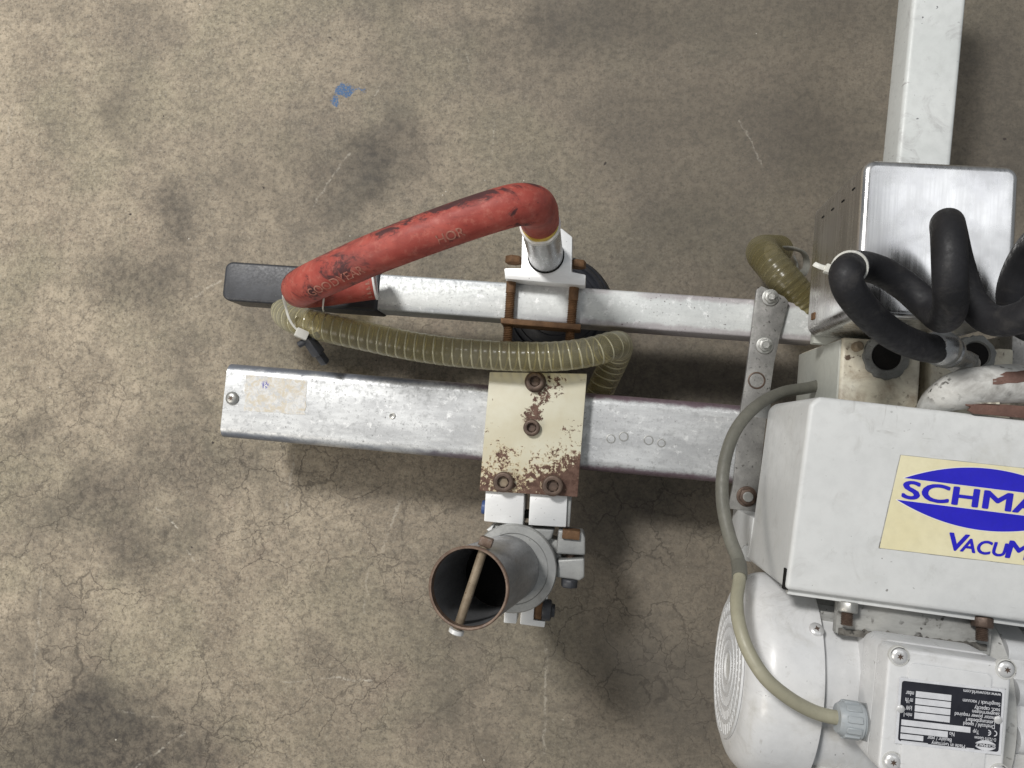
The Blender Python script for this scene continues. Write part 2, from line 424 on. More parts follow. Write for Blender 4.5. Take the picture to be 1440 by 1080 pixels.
M['zinc'] = worn('galvanised_screw', (0.38, 0.38, 0.36), (0.52, 0.52, 0.50), 90, (0.12, 0.11, 0.10), 0.3, 500, (0.24, 0.21, 0.18), 0.3, metallic=0.7, rough=(0.35, 0.5), bump=0.15)
M['screw_bright'] = worn('bright_cross_screw', (0.68, 0.68, 0.68), (0.78, 0.78, 0.78), 90, None, metallic=0.5, rough=(0.28, 0.4), bump=0.08)
M['strap'] = worn('mottled_galvanised_strap', (0.20, 0.197, 0.19), (0.335, 0.33, 0.315), 55, (0.06, 0.057, 0.053), 0.7, 330, (0.19, 0.18, 0.17), 0.35, metallic=0.45, rough=(0.42, 0.6), bump=0.2)
M['steel'] = steel_material()
M['dark'] = worn('black_void_fill', (0.008, 0.008, 0.008), (0.014, 0.013, 0.012), 60, None, rough=(0.7, 0.9), bump=0.05, spec=0.2)  # near-black colour standing in for shade inside holes and gaps
M['black_plastic'] = worn('scuffed_black_plastic', (0.030, 0.032, 0.038), (0.052, 0.055, 0.064), 45, (0.22, 0.21, 0.20), 0.05, 300, (0.075, 0.07, 0.065), 0.3, rough=(0.38, 0.52), bump=0.1)
M['black_rubber'] = worn('black_rubber_hose', (0.010, 0.010, 0.012), (0.020, 0.020, 0.023), 30, (0.12, 0.12, 0.12), 0.05, 500, (0.055, 0.052, 0.05), 0.5, rough=(0.48, 0.70), bump=0.3, spec=0.36)
M['pad'] = worn('dusty_black_rubber_pad', (0.014, 0.016, 0.022), (0.035, 0.037, 0.046), 25, None, dirt=(0.09, 0.085, 0.08), dirt_amt=0.2, rough=(0.4, 0.6), bump=0.1)
M['cable'] = worn('grey_beige_cable_sheath', (0.30, 0.285, 0.21), (0.36, 0.345, 0.255), 22, None, dirt=(0.20, 0.18, 0.125), dirt_amt=0.3, rough=(0.42, 0.52), bump=0.06)
M['gland'] = worn('blue_grey_plastic', (0.33, 0.36, 0.38), (0.39, 0.42, 0.44), 40, None, dirt=(0.26, 0.26, 0.25), dirt_amt=0.3, rough=(0.4, 0.5), bump=0.05)
M['tie'] = worn('white_nylon', (0.66, 0.655, 0.60), (0.73, 0.725, 0.68), 60, None, rough=(0.35, 0.5), bump=0.03)
M['cream'] = worn('stained_cream_paint', (0.62, 0.58, 0.46), (0.71, 0.68, 0.58), 22, (0.085, 0.055, 0.035), 0.85, 170, (0.22, 0.15, 0.095), 0.85, rough=(0.4, 0.6), bump=0.15)
M['grey_green'] = worn('drab_grey_paint', (0.42, 0.43, 0.39), (0.47, 0.48, 0.44), 15, None, rough=(0.4, 0.5), bump=0.05)
M['putty'] = worn('grey_sealing_putty', (0.15, 0.155, 0.15), (0.24, 0.245, 0.235), 80, (0.05, 0.05, 0.045), 0.4, 300, (0.10, 0.085, 0.07), 0.4, rough=(0.6, 0.8), bump=0.5)
M['yellow'] = worn('amber_tape', (0.52, 0.36, 0.05), (0.66, 0.50, 0.12), 90, None, rough=(0.4, 0.5), bump=0.1)
M['tape'] = worn('white_thread_tape', (0.74, 0.74, 0.72), (0.82, 0.82, 0.81), 120, None, rough=(0.5, 0.6), bump=0.4)
M['brown'] = worn('red_brown_rust_patch', (0.105, 0.055, 0.042), (0.16, 0.085, 0.065), 80, (0.05, 0.03, 0.025), 0.3, 300, (0.22, 0.16, 0.13), 0.2, rough=(0.6, 0.75), bump=0.3)
M['label'] = worn('pale_yellow_sticker', (0.72, 0.66, 0.42), (0.76, 0.71, 0.49), 14, None, rough=(0.35, 0.45), bump=0.02)
M['blue'] = worn('blue_print', (0.013, 0.009, 0.46), (0.020, 0.014, 0.53), 20, None, rough=(0.35, 0.45), bump=0.02)
M['label_white'] = worn('white_print', (0.78, 0.76, 0.66), (0.82, 0.80, 0.72), 20, None, rough=(0.35, 0.45), bump=0.02)
M['plate_black'] = worn('black_nameplate_print', (0.010, 0.011, 0.018), (0.022, 0.023, 0.032), 60, None, rough=(0.35, 0.5), bump=0.04)
M['plate_silver'] = worn('silver_nameplate', (0.58, 0.59, 0.62), (0.68, 0.69, 0.72), 120, (0.35, 0.35, 0.38), 0.35, 500, None, rough=(0.3, 0.4), bump=0.05)
M['hose_print'] = worn('faded_pink_print', (0.36, 0.125, 0.09), (0.50, 0.25, 0.19), 200, (0.28, 0.05, 0.04), 1.0, 330, None, rough=(0.5, 0.6), bump=0.05)
M['clear'] = clear_hose_material('yellowed_clear_pvc', (0.38, 0.35, 0.215), (0.44, 0.42, 0.32), .70)
M['clear_old'] = clear_hose_material('browned_clear_pvc', (0.16, 0.14, 0.07), (0.23, 0.21, 0.135), .55)
M['spiral_old'] = worn('brown_spiral_rib', (0.15, 0.132, 0.065), (0.22, 0.20, 0.125), 12, None, dirt=(0.10, 0.08, 0.04), dirt_amt=0.5, rough=(0.2, 0.3), bump=0.0)
M['spiral'] = worn('pale_spiral_rib', (0.36, 0.33, 0.19), (0.45, 0.425, 0.30), 12, None, dirt=(0.22, 0.18, 0.09), dirt_amt=0.5, rough=(0.12, 0.18), bump=0.0, spec=0.9)
M['red'] = red_material()
M['sticker'] = sticker_material()
M['plate'] = plate_material(0)
M['duct'] = worn('grimy_white_duct', (0.60, 0.60, 0.575), (0.70, 0.70, 0.68), 16, (0.05, 0.045, 0.04), 0.9, 170, (0.13, 0.115, 0.10), 1.0, rough=(0.4, 0.55), bump=0.12)
M['cloudy'] = worn('cloudy_grey_plastic', (0.20, 0.20, 0.18), (0.32, 0.32, 0.30), 90, None, rough=(0.25, 0.35), bump=0.05)
M['grime'] = worn('caked_grime_paint', (0.27, 0.27, 0.26), (0.42, 0.42, 0.40), 26, (0.045, 0.04, 0.035), 0.8, 160, (0.085, 0.075, 0.065), 0.7, rough=(0.45, 0.65), bump=0.3, stretch=(0.35, 1, 1))
M['sleeve'] = worn('dull_grey_sleeve', (0.115, 0.113, 0.095), (0.175, 0.172, 0.145), 24, None, dirt=(0.10, 0.095, 0.078), dirt_amt=0.4, rough=(0.45, 0.6), bump=0.1)
M['gland_dark'] = worn('grimy_grey_plastic', (0.20, 0.21, 0.215), (0.27, 0.28, 0.285), 50, None, dirt=(0.13, 0.125, 0.115), dirt_amt=0.4, rough=(0.4, 0.5), bump=0.06)
M['dirt'] = worn('dry_black_dirt', (0.06, 0.055, 0.048), (0.20, 0.19, 0.17), 60, (0.02, 0.018, 0.016), 0.9, 220, (0.30, 0.29, 0.27), 0.5, rough=(0.7, 0.9), bump=0.8)
M['blue_plastic'] = worn('dull_blue_plastic', (0.04, 0.075, 0.20), (0.06, 0.11, 0.28), 60, None, rough=(0.4, 0.5), bump=0.05)


# ------------------------------------------------------------------ mesh building
class MB:
    def __init__(s):
        s.bm = bmesh.new()

    def box(s, x0, x1, y0, y1, z0, z1):
        return s.prism([(x0, y0), (x1, y0), (x1, y1), (x0, y1)], z0, z1)

    def prism(s, pts, z0, z1):
        a = sum(pts[i][0] * pts[(i + 1) % len(pts)][1] - pts[(i + 1) % len(pts)][0] * pts[i][1] for i in range(len(pts)))
        if a < 0:
            pts = pts[::-1]
        lo = [s.bm.verts.new((p[0], p[1], z0)) for p in pts]
        hi = [s.bm.verts.new((p[0], p[1], z1)) for p in pts]
        k = len(pts)
        s.bm.faces.new(hi)
        s.bm.faces.new(lo[::-1])
        for i in range(k):
            s.bm.faces.new((lo[i], lo[(i + 1) % k], hi[(i + 1) % k], hi[i]))
        return s

    def ring(s, c, u, v, r, seg, ph=0.0):
        return [s.bm.verts.new(c + (u * math.cos(ph + 2 * math.pi * i / seg) + v * math.sin(ph + 2 * math.pi * i / seg)) * r) for i in range(seg)]

    def skin(s, rings, cap0=True, cap1=True, loop=False):
        n = len(rings[0])
        prs = list(zip(rings, rings[1:])) + ([(rings[-1], rings[0])] if loop else [])
        for a, b in prs:
            for i in range(n):
                s.bm.faces.new((a[i], a[(i + 1) % n], b[(i + 1) % n], b[i]))
        if cap0 and not loop:
            s.bm.faces.new(rings[0][::-1])
        if cap1 and not loop:
            s.bm.faces.new(rings[-1])
        return s

    def lathe(s, p0, axis, prof, seg=32, cap0=True, cap1=True, ph=0.0, ref=None, loop=False):
        """prof: list of (t along axis, radius)"""
        ax = Vector(axis).normalized()
        ref = Vector(ref) if ref else (Vector((1, 0, 0)) if abs(ax.x) < 0.8 else Vector((0, 1, 0)))
        u = (ref - ax * ref.dot(ax)).normalized()
        v = ax.cross(u)
        p0 = Vector(p0)
        rings = [s.ring(p0 + ax * t, u, v, max(r, 1e-5), seg, ph) for t, r in prof]
        return s.skin(rings, cap0, cap1, loop)

    def cyl(s, p0, p1, r, seg=24, r1=None, ph=0.0, ref=None):
        p0, p1 = Vector(p0), Vector(p1)
        return s.lathe(p0, p1 - p0, [(0, r), ((p1 - p0).length, r if r1 is None else r1)], seg, ph=ph, ref=ref)

    def tube(s, fr, r, seg=20, cap=True, rfun=None, flat=None, loop=False):
        rings = []
        for i, (c, t, u, v, d) in enumerate(fr):
            rr = rfun(d, i) if rfun else r
            if flat:
                rings.append([s.bm.verts.new(c + u * math.cos(2 * math.pi * k / seg) * flat[0] + v * math.sin(2 * math.pi * k / seg) * flat[1]) for k in range(seg)])
            else:
                rings.append(s.ring(c, u, v, rr, seg))
        return s.skin(rings, cap, cap, loop)


W = {}


def build(name, mb, mat, parent=None, ang=A, bevel=0.0, seg=2, smooth=True, origin=None, sharp=40):
    me = bpy.data.meshes.new(name)
    bm = mb.bm
    bmesh.ops.recalc_face_normals(bm, faces=bm.faces)
    vs = [v.co for v in bm.verts]
    lo = Vector((min(v.x for v in vs), min(v.y for v in vs), min(v.z for v in vs)))
    hi = Vector((max(v.x for v in vs), max(v.y for v in vs), max(v.z for v in vs)))
    o0 = Vector(origin) if origin else (lo + hi) / 2
    bmesh.ops.translate(bm, verts=bm.verts, vec=-o0)
    if bevel > 0:
        ed = [e for e in bm.edges if len(e.link_faces) == 2 and e.calc_face_angle(0) > R(35)]
        try:
            bmesh.ops.bevel(bm, geom=ed, offset=bevel, offset_type='OFFSET', segments=seg, profile=0.6, affect='EDGES', clamp_overlap=True)
        except Exception:
            pass
    bm.to_mesh(me)
    bm.free()
    if smooth:
        me.polygons.foreach_set('use_smooth', [True] * len(me.polygons))
        me.set_sharp_from_angle(angle=R(sharp))
    me.materials.append(M[mat] if isinstance(mat, str) else mat)
    o = bpy.data.objects.new(name, me)
    col.objects.link(o)
    place(o, RZ(ang) @ Matrix.Translation(o0), parent)
    return o


def place(o, w, parent=None):
    W[o.name] = w
    if parent:
        o.parent = parent
        o.matrix_basis = W[parent.name].inverted() @ w
    else:
        o.matrix_basis = w


def copy_to(src, loc, parent, ang=A, rot=0.0):
    """another instance of a part (and its own pieces) at loc in the turned frame"""
    c = src.copy()
    col.objects.link(c)
    place(c, RZ(ang) @ Matrix.Translation(loc) @ RZ(rot), parent)
    for ch in src.children:
        d = ch.copy()
        col.objects.link(d)
        d.parent = c
        W[d.name] = W[c.name] @ ch.matrix_basis
    return c


def tag(o, label=None, cat=None, group=None, kind=None):
    for k, v in (('label', label), ('category', cat), ('group', group), ('kind', kind)):
        if v:
            o[k] = v
    return o


def spline(pts, step=0.002, loop=False):
    """Catmull-Rom through pts, resampled evenly, with rotation-minimising frames -> (c, t, u, v, s)"""
    pts = [Vector(p) for p in pts]
    n = len(pts)
    get = (lambda i: pts[i % n]) if loop else (lambda i: pts[0] * 2 - pts[1] if i < 0 else (pts[-1] * 2 - pts[-2] if i >= n else pts[i]))
    raw = []
    for i in range(n if loop else n - 1):
        p0, p1, p2, p3 = get(i - 1), get(i), get(i + 1), get(i + 2)
        t0, t1 = 0.0, max((p1 - p0).length, 1e-6) ** 0.5
        t2 = t1 + max((p2 - p1).length, 1e-6) ** 0.5
        t3 = t2 + max((p3 - p2).length, 1e-6) ** 0.5
        for k in range(24):
            t = t1 + (t2 - t1) * k / 24
            a1 = p0 * ((t1 - t) / (t1 - t0)) + p1 * ((t - t0) / (t1 - t0))
            a2 = p1 * ((t2 - t) / (t2 - t1)) + p2 * ((t - t1) / (t2 - t1))
            a3 = p2 * ((t3 - t) / (t3 - t2)) + p3 * ((t - t2) / (t3 - t2))
            b1 = a1 * ((t2 - t) / (t2 - t0)) + a2 * ((t - t0) / (t2 - t0))
            b2 = a2 * ((t3 - t) / (t3 - t1)) + a3 * ((t - t1) / (t3 - t1))
            raw.append(b1 * ((t2 - t) / (t2 - t1)) + b2 * ((t - t1) / (t2 - t1)))
    raw.append(pts[0].copy() if loop else pts[-1].copy())
    L = [0.0]
    for a, b in zip(raw, raw[1:]):
        L.append(L[-1] + (b - a).length)
    m = max(4, int(L[-1] / step))
    out, j = [], 0
    for i in range(m + (0 if loop else 1)):
        s = L[-1] * i / m
        while j < len(L) - 2 and L[j + 1] < s:
            j += 1
        f = (s - L[j]) / max(L[j + 1] - L[j], 1e-9)
        out.append((raw[j].lerp(raw[j + 1], f), s))
    fr, u = [], None
    k = len(out)
    for i, (c, s) in enumerate(out):
        a = out[(i - 1) % k][0] if (loop or i > 0) else c
        b = out[(i + 1) % k][0] if (loop or i < k - 1) else c
        t = (b - a).normalized()
        if u is None:
            ref = Vector((0, 0, 1)) if abs(t.z) < 0.9 else Vector((1, 0, 0))
            u = (ref - t * ref.dot(t)).normalized()
        else:
            u = (u - t * u.dot(t)).normalized()
        fr.append((c, t, u, t.cross(u), s))
    return fr


def text2d(body, bold=0.0, shear=0.0):
    """flat letter outlines: (verts, faces), baseline at 0, width normalised into the returned bbox"""
    cu = bpy.data.curves.new('t', 'FONT')
    cu.body = body
    cu.size = 1.0
    cu.offset = bold
    cu.shear = shear
    cu.resolution_u = 4
    ob = bpy.data.objects.new('t', cu)
    col.objects.link(ob)
    bpy.context.view_layer.update()
    me = bpy.data.meshes.new_from_object(ob.evaluated_get(bpy.context.evaluated_depsgraph_get()))
    vs = [(v.co.x, v.co.y) for v in me.vertices]
    fs = [tuple(p.vertices) for p in me.polygons]
    bpy.data.objects.remove(ob)
    bpy.data.curves.remove(cu)
    bpy.data.meshes.remove(me)
    return vs, fs


def lettering(mb, body, fn, bold=0.0, shear=0.0):
    """fn maps (0..1 along, 0..1 up) of the text's own box into the frame"""
    vs, fs = text2d(body, 0.0, shear)
    x0, x1 = min(v[0] for v in vs), max(v[0] for v in vs)
    y0, y1 = min(v[1] for v in vs), max(v[1] for v in vs)
    w_, h_ = x1 - x0, y1 - y0
    sh = [(0, 0)] if bold < .01 else [(bold * math.cos(k * math.pi / 4), bold * .75 * math.sin(k * math.pi / 4)) for k in range(8)]
    for q, (dx, dy) in enumerate(sh):
        nv = []
        for v in vs:
            p = fn((v[0] - x0 + dx) / w_, (v[1] - y0 + dy) / h_)
            nv.append(mb.bm.verts.new((p[0], p[1], p[2] + q * 1.5e-5)))
        for f in fs:
            try:
                mb.bm.faces.new([nv[i] for i in f])
            except ValueError:
                pass


def xy(px, py, z, ang=A):
    p = P(px, py, z, ang)
    return (p.x, p.y)


def poly(pts, z, ang=A):
    return [xy(a, b, z, ang) for a, b in pts]


def rounded(x0, x1, y0, y1, r, k=5):
    out = []
    for cx, cy, a0 in ((x1 - r, y1 - r, 0), (x0 + r, y1 - r, 90), (x0 + r, y0 + r, 180), (x1 - r, y0 + r, 270)):
        for i in range(k + 1):
            a = R(a0 + 90 * i / k)
            out.append((cx + r * math.cos(a), cy + r * math.sin(a)))
    return out


def bar_x(mb, x0, x1, yc, w, z0, z1, r, k=5):
    """rounded rectangular bar along the frame's x"""
    pr = rounded(yc - w / 2, yc + w / 2, z0, z1, r, k)
    ra = [mb.bm.verts.new((x0, a, b)) for a, b in pr]
    rb = [mb.bm.verts.new((x1, a, b)) for a, b in pr]
    return mb.skin([ra, rb])


# ------------------------------------------------------------------ the floor
mb = MB()
N = 24
S = 3.0
vv = [[mb.bm.verts.new((-S + 2 * S * i / N, -S + 2 * S * j / N, 0)) for j in range(N + 1)] for i in range(N + 1)]
for i in range(N):
    for j in range(N):
        mb.bm.faces.new((vv[i][j], vv[i + 1][j], vv[i + 1][j + 1], vv[i][j + 1]))
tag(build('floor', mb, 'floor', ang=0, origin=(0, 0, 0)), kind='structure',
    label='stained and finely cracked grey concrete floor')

# ------------------------------------------------------------------ the vacuum lifter
root = bpy.data.objects.new('vacuum_lifter', None)
col.objects.link(root)
root.empty_display_size = 0.1
rp = P(1150, 600, 0)
place(root, RZ(A) @ Matrix.Translation(rp))
tag(root, 'grey and white vacuum lifting device with two long arms lying across the concrete floor', 'vacuum lifter')


def socket_screw(name, px, py, z, r, h, parent, mat='bolt', washer=0.0, ang=A, hexr=0.48):
    c = P(px, py, z, ang)
    m = MB()
    if washer:
        m.lathe(c, (0, 0, 1), [(-0.001, washer), (0.0012, washer), (0.0018, washer - 0.0006)], 28)
    k = r * hexr
    m.lathe(c, (0, 0, 1), [(0, r), (h - 0.0012, r), (h - 0.0003, r - 0.0007), (h, r - 0.0016), (h, r * 0.72), (h - 0.0002, k * 1.2)], 30, cap1=False)
    # hexagon socket
    m.lathe(c, (0, 0, 1), [(h - 0.0002, k * 1.2), (h - 0.001, k * 1.02), (h - 0.0035, k)], 6, cap0=False)
    o = build(name, m, mat, parent, ang)
    s = MB()
    s.lathe(c, (0, 0, 1), [(h - 0.0044, k * 1.1), (h - 0.0034, k * 1.1)], 6)
    build('socket', s, 'pin' if px < 760 and r > .0095 else 'bolt', o, ang)
    return o


def hex_nut(name, p, axis, r, h, parent, mat, ang=A, stud=0.0, studr=0.0, washer=0.0, ph=0.3, studmat=None):
    p = Vector(p)
    ax = Vector(axis).normalized()
    m = MB()
    if washer:
        m.lathe(p, ax, [(0, washer), (0.0014, washer), (0.0018, washer - 0.0005)], 28)
    m.lathe(p, ax, [(0, r * 0.94), (h * 0.12, r), (h * 0.88, r), (h, r * 0.92)], 6, ph=ph)
    o = build(name, m, mat, parent, ang, bevel=0.0004, seg=1)
    if stud:
        s = MB()
        prof = [(h * 0.5, studr)]
        t = h
        while t < h + stud:
            prof += [(t, studr), (t + 0.0006, studr * 0.86)]
            t += 0.0012
        s.lathe(p, ax, prof, 18)
        build('stud', s, studmat or mat, o, ang)
    return o


def cross_screw(name, p, r, parent, mat, ang=A, h=0.003, rot=0.3, star=4, normal=(0, 0, 1)):
    p = Vector(p)
    m = MB()
    m.lathe(p, normal, [(-0.001, r), (h * 0.35, r), (h * 0.75, r * 0.85), (h, r * 0.55)], 26)
    o = build(name, m, mat, parent, ang)
    s = MB()
    nz = Vector(normal).normalized()
    u = (Vector((1, 0, 0)) - nz * nz.x).normalized()
    v = nz.cross(u)
    pts = []
    for i in range(star * 2):
        a = rot + math.pi * i / star
        rr = r * (0.46 if i % 2 == 0 else 0.20)
        pts.append(p + nz * (h + 0.00012) + u * rr * math.cos(a) + v * rr * math.sin(a))
    s.bm.faces.new([s.bm.verts.new(q) for q in pts])
    build('recess', s, 'bolt', o, ang)
    return o


# ---- long rail
ZR = 0.128
c0, c1 = P(314, 565, ZR), P(1066, 628, ZR)
mb = MB()
bar_x(mb, c0.x, c1.x, (c0.y + c1.y) / 2 + .0012, 0.0775, ZR - 0.062, ZR, 0.0105, 8)
rail = build('long_rail', mb, 'rail', root)
tag(rail, 'wide worn aluminium arm with a torn sticker at its free end')
cross_screw('screw', P(327, 560, ZR), 0.0070, rail, 'zinc', star=6, h=0.0042)
mb = MB()
k = []
q = poly([(346, 527), (432, 535), (429, 583), (343, 578)], ZR)
for i in range(4):
    a, b = Vector(q[i]), Vector(q[(i + 1) % 4])
    for t in range(9):
        p = a.lerp(b, t / 9)
        nn = (mnoise.noise(Vector((p.x * 260, p.y * 260, 3))) * 0.0022)
        k.append((p.x + nn, p.y + nn * 0.8))
mb.prism(k, ZR, ZR + 0.0003)
build('torn_sticker', mb, 'sticker', rail, smooth=False)
mb = MB()
mb.lathe(P(552, 585, ZR), (0, 0, 1), [(-.001, .0034), (.0004, .0034), (.0007, .0026), (.0003, .0016)], 20)
build('rivet', mb, 'zinc', rail)
for x, y, r in ((859, 617, .0040), (877, 614, .0042), (912, 619, .0042), (930, 623, .0036)):
    mb = MB()
    mb.lathe(P(x, y, ZR), (0, 0, 1), [(-.001, r + .0007), (.0004, r + .0006), (.0005, r), (.0001, r - .0004), (-.0006, r - .0008)], 22, cap1=False)
    build('punched_ring', mb, 'zinc', rail)

# ---- square beam
ZB = 0.130
b0, b1 = P(531, 405, ZB), P(1150, 459, ZB)
yb = (b0.y + b1.y) / 2
mb = MB()
bar_x(mb, b0.x, b1.x, yb, 0.0375, ZB - 0.0375, ZB, 0.0022, 3)
beam = build('square_beam', mb, 'beam', root)
tag(beam, 'narrow pale square arm ending in a black plastic sleeve')
e0 = P(316, 388, ZB)
mb = MB()
hw = 0.0208
out = [(b0.x + .002, yb - hw), (b0.x + .002, yb + hw)]
for i in range(7):
    a = R(90 + 90 * i / 6)
    out.append((e0.x + .009 + .009 * math.cos(a), yb + hw - .008 + .008 * math.sin(a)))
for i in range(7):
    a = R(180 + 90 * i / 6)
    out.append((e0.x + .009 + .009 * math.cos(a), yb - hw + .008 + .008 * math.sin(a)))
mb.prism(out, ZB - .0395, ZB + .002)
build('end_sleeve', mb, 'black_plastic', beam, bevel=.0035, seg=3)

# ---- suction pad holder on the square beam
ZT = 0.150
mb = MB()
mb.prism(poly([(709, 377), (733, 377), (734, 327), (741, 319), (790, 321), (805, 333), (804, 382), (824, 386), (823, 402), (710, 392)], ZT), ZT - 0.034, ZT)
blk = build('holder_block', mb, 'alu', root, bevel=0.0016, seg=2)
pb, pt = P(768, 361, ZT - 0.004), P(759.5, 316, 0.245)
ax = (pt - pb).normalized()
ln = (pt - pb).length
mb = MB()
rt = 0.0170
mb.lathe(pb, ax, [(0, rt), (ln, rt), (ln + .0006, rt - .0006), (ln, rt - .0014), (ln - 0.05, rt - 0.0016)], 44, cap1=False)
post = build('post_tube', mb, 'tube', root)
mb = MB()
mb.lathe(pb, ax, [(0.0045, rt + .0012), (0.0052, rt + .0010), (0.0052, rt)], 44, cap0=False, cap1=False)
build('groove_ring', mb, 'dark', post)
mb = MB()                                                            # ragged white tape round the mouth
u = Vector((1, 0, 0)); u = (u - ax * u.dot(ax)).normalized(); vq = ax.cross(u)
rings = [[], [], []]
for i in range(60):
    a = 2 * math.pi * i / 60
    d = u * math.cos(a) + vq * math.sin(a)
    j = 0.0028 * mnoise.noise(Vector((math.cos(a) * 2.3, math.sin(a) * 2.3, 1.7)))
    rings[0].append(mb.bm.verts.new(pb + ax * (ln - 0.0055 + j * 1.4) + d * (rt + .0005)))
    rings[1].append(mb.bm.verts.new(pb + ax * (ln + 0.0018 + j) + d * (rt + .0009)))
    rings[2].append(mb.bm.verts.new(pb + ax * (ln + 0.0022 + j) + d * (rt - .0012)))
mb.skin(rings, False, False)
build('white_tape', mb, 'tape', post)
mb = MB()
mb.lathe(pb, ax, [(ln - .004, rt - .0012), (ln + .0032, rt - .0008), (ln + .0046, rt - .0012), (ln + .0046, rt - .0040)], 44, cap0=False, cap1=False)
build('amber_seal', mb, 'yellow', post)
# rods, bar, heads
for (xa, ya, xb, yb_, side) in ((719.5, 388, 712.5, 496, 0), (808, 398, 800, 492, 1)):
    zc = 0.1357
    a, b = P(xa, ya, zc), P(xb, yb_, zc)
    L = (b - a).length
    prof = [(0, .0049), (0.016, .0049)]
    t = 0.0175
    while t < L:
        prof += [(t, .0051), (t + .0009, .0039)]
        t += 0.0018
    mb = MB()
    mb.lathe(a, b - a, prof, 16)
    build('threaded_rod', mb, 'rust', root)
for x, y in ((722, 371), (812, 377)):
    p = P(x, y, 0.136)
    hex_nut('hex_head', p, (0, 1, 0), 0.0088, 0.0075, blk, 'rust')
mb = MB()
mb.prism(poly([(704, 446.5), (817, 456), (816, 464), (704, 454.5)], .146), .118, .146)
build('clamp_bar', mb, 'rust', root, bevel=.001)
pc = P(782, 430, 0.045)
mb = MB()
prof = [(0.05, .016), (0.045, .030), (0.036, .044), (0.028, .052), (0.030, .054), (.027, .057), (.022, .059), (.012, .0625), (.006, .066), (.003, .066), (.001, .060)]
mb.lathe((pc.x, pc.y, 0.0), (0, 0, 1), prof[::-1], 72)
pad = build('suction_pad', mb, 'pad', root, sharp=60)
for r, z in ((.034, .0425), (.047, .0335), (.0605, .0175)):
    mb = MB()
    mb.lathe((pc.x, pc.y, z), (0, 0, 1), [(-.002, r + .0012), (0, r + .0018), (.0016, r), (.0, r - .0018)], 72, cap0=False, cap1=False)
    build('ridge', mb, 'pad', pad)
mb = MB()
mb.cyl((pc.x, pc.y, .05), (pc.x, pc.y, .0925), .012)
build('pad_stem', mb, 'zinc', pad)

# ---- clamp plate and swivel socket
ZP = 0.146
mb = MB()
mb.prism(poly([(688.5, 523), (825.5, 525.5), (812, 699), (674, 690)], ZP), ZR + 0.0005, ZP)
plate = build('clamp_plate', mb, 'plate', root, bevel=.0009, seg=2)
tag(plate, 'cream clamp plate with paint flaking to brown rust and four socket screws')
socket_screw('socket_screw', 753, 537, ZP, .0092, .0085, plate, washer=.0106)
socket_screw('socket_screw', 748, 601.5, ZP, .0082, .0060, plate)
socket_screw('socket_screw', 708.5, 677.5, ZP, .0100, .0075, plate)
socket_screw('socket_screw', 777.5, 682.5, ZP, .0102, .0085, plate, mat='bolt')
ZJ = 0.140
for q in ([(683, 688), (737.5, 690), (735, 739), (680.5, 733)], [(745.5, 691), (798, 694), (796, 741.5), (743, 738.5)]):
    mb = MB()
    mb.prism(poly(q, ZJ), ZJ - 0.055, ZJ)
    jaw = build('clamp_jaw', mb, 'alu', root, bevel=.0012)
mb = MB()
mb.prism(poly([(797, 694), (804, 696), (801, 741), (796.5, 741)], ZJ - .004), ZJ - .05, ZJ - .004)
build('jaw_side', mb, 'cast', jaw, bevel=.001)
mb = MB()
mb.prism(poly([(684, 716), (800, 722), (800, 732), (684, 726)], .122), .10, .122)
build('jaw_spacer', mb, 'dark', root)
mb = MB()
p = P(680, 713, .118)
mb.cyl(p + Vector((-.0015, 0, 0)), p + Vector((.012, 0, 0)), .007, 18)
build('blue_knob', mb, 'blue_plastic', root, bevel=.001)
# collar
ZC = 0.150
cc = P(721, 800, ZC)
mb = MB()
mb.lathe((cc.x, cc.y, 0), (0, 0, 1), [(.085, .030), (.085, .038), (.128, .0385), (.131, .0395), (.140, .0425), (.1485, .0425), (ZC, .0415), (ZC, .0345), (.1490, .0335), (.1488, .020)], 64, cap0=False, cap1=False)
collar = build('swivel_collar', mb, 'cast', root)
tag(collar, 'dull grey cast collar gripping the open pipe')
mb = MB()
mb.prism(poly([(690, 738), (780, 744), (776, 757), (768, 765), (760, 775), (690, 760), (684, 750)], .132), .09, .132)
build('collar_neck', mb, 'cast', collar, bevel=.0025, seg=3)
mb = MB()
mb.prism(poly([(684, 745), (694, 738.5), (690, 748)], .139), .11, .139)
build('collar_tab', mb, 'alu', collar, bevel=.0005)
# pipe
q0, q1 = P(711, 800, 0.150), P(658.5, 826.5, 0.290)
ax = (q1 - q0).normalized()
ln = (q1 - q0).length
rp_ = 0.0322
mb = MB()
ri = rp_ - .0016
mb.lathe(q0, ax, [(-.05, ri), (-.05, rp_), (ln - .001, rp_), (ln - .0002, rp_ - .0004)], 64, cap0=False, cap1=False)
pipe = build('open_pipe', mb, 'pipe', root)
tag(pipe, 'dull grey open pipe with a rusty pin across its mouth')
mb = MB()
mb.lathe(q0, ax, [(ln - .006, ri), (-.05, ri)], 64, cap0=False, cap1=False)
build('pipe_bore', mb, 'pipe', pipe)
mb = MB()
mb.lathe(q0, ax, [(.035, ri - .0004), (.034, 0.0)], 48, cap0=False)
build('bore_shade', mb, 'dark', pipe)  # black disc added for the darkness down the open bore
mb = MB()
mb.lathe(q0, ax, [(ln - .0042, rp_ + .0003), (ln - .0002, rp_ + .0006), (ln + .0006, rp_ - .0003), (ln + .0004, ri - .0001), (ln - .0060, ri - .0004)], 64, cap0=False, cap1=False)
build('pipe_rim', mb, 'pipe_rust', pipe)
pm = q0 + ax * (ln - .010)
da = P(682, 776, pm.z) - P(647, 884, pm.z)
da = (da - ax * da.dot(ax)).normalized()
mb = MB()
mb.cyl(pm - da * .038, pm + da * .036, .0037, 18)
pin = build('cross_pin', mb, 'pin', root)
mb = MB()
e = pm + da * .0335
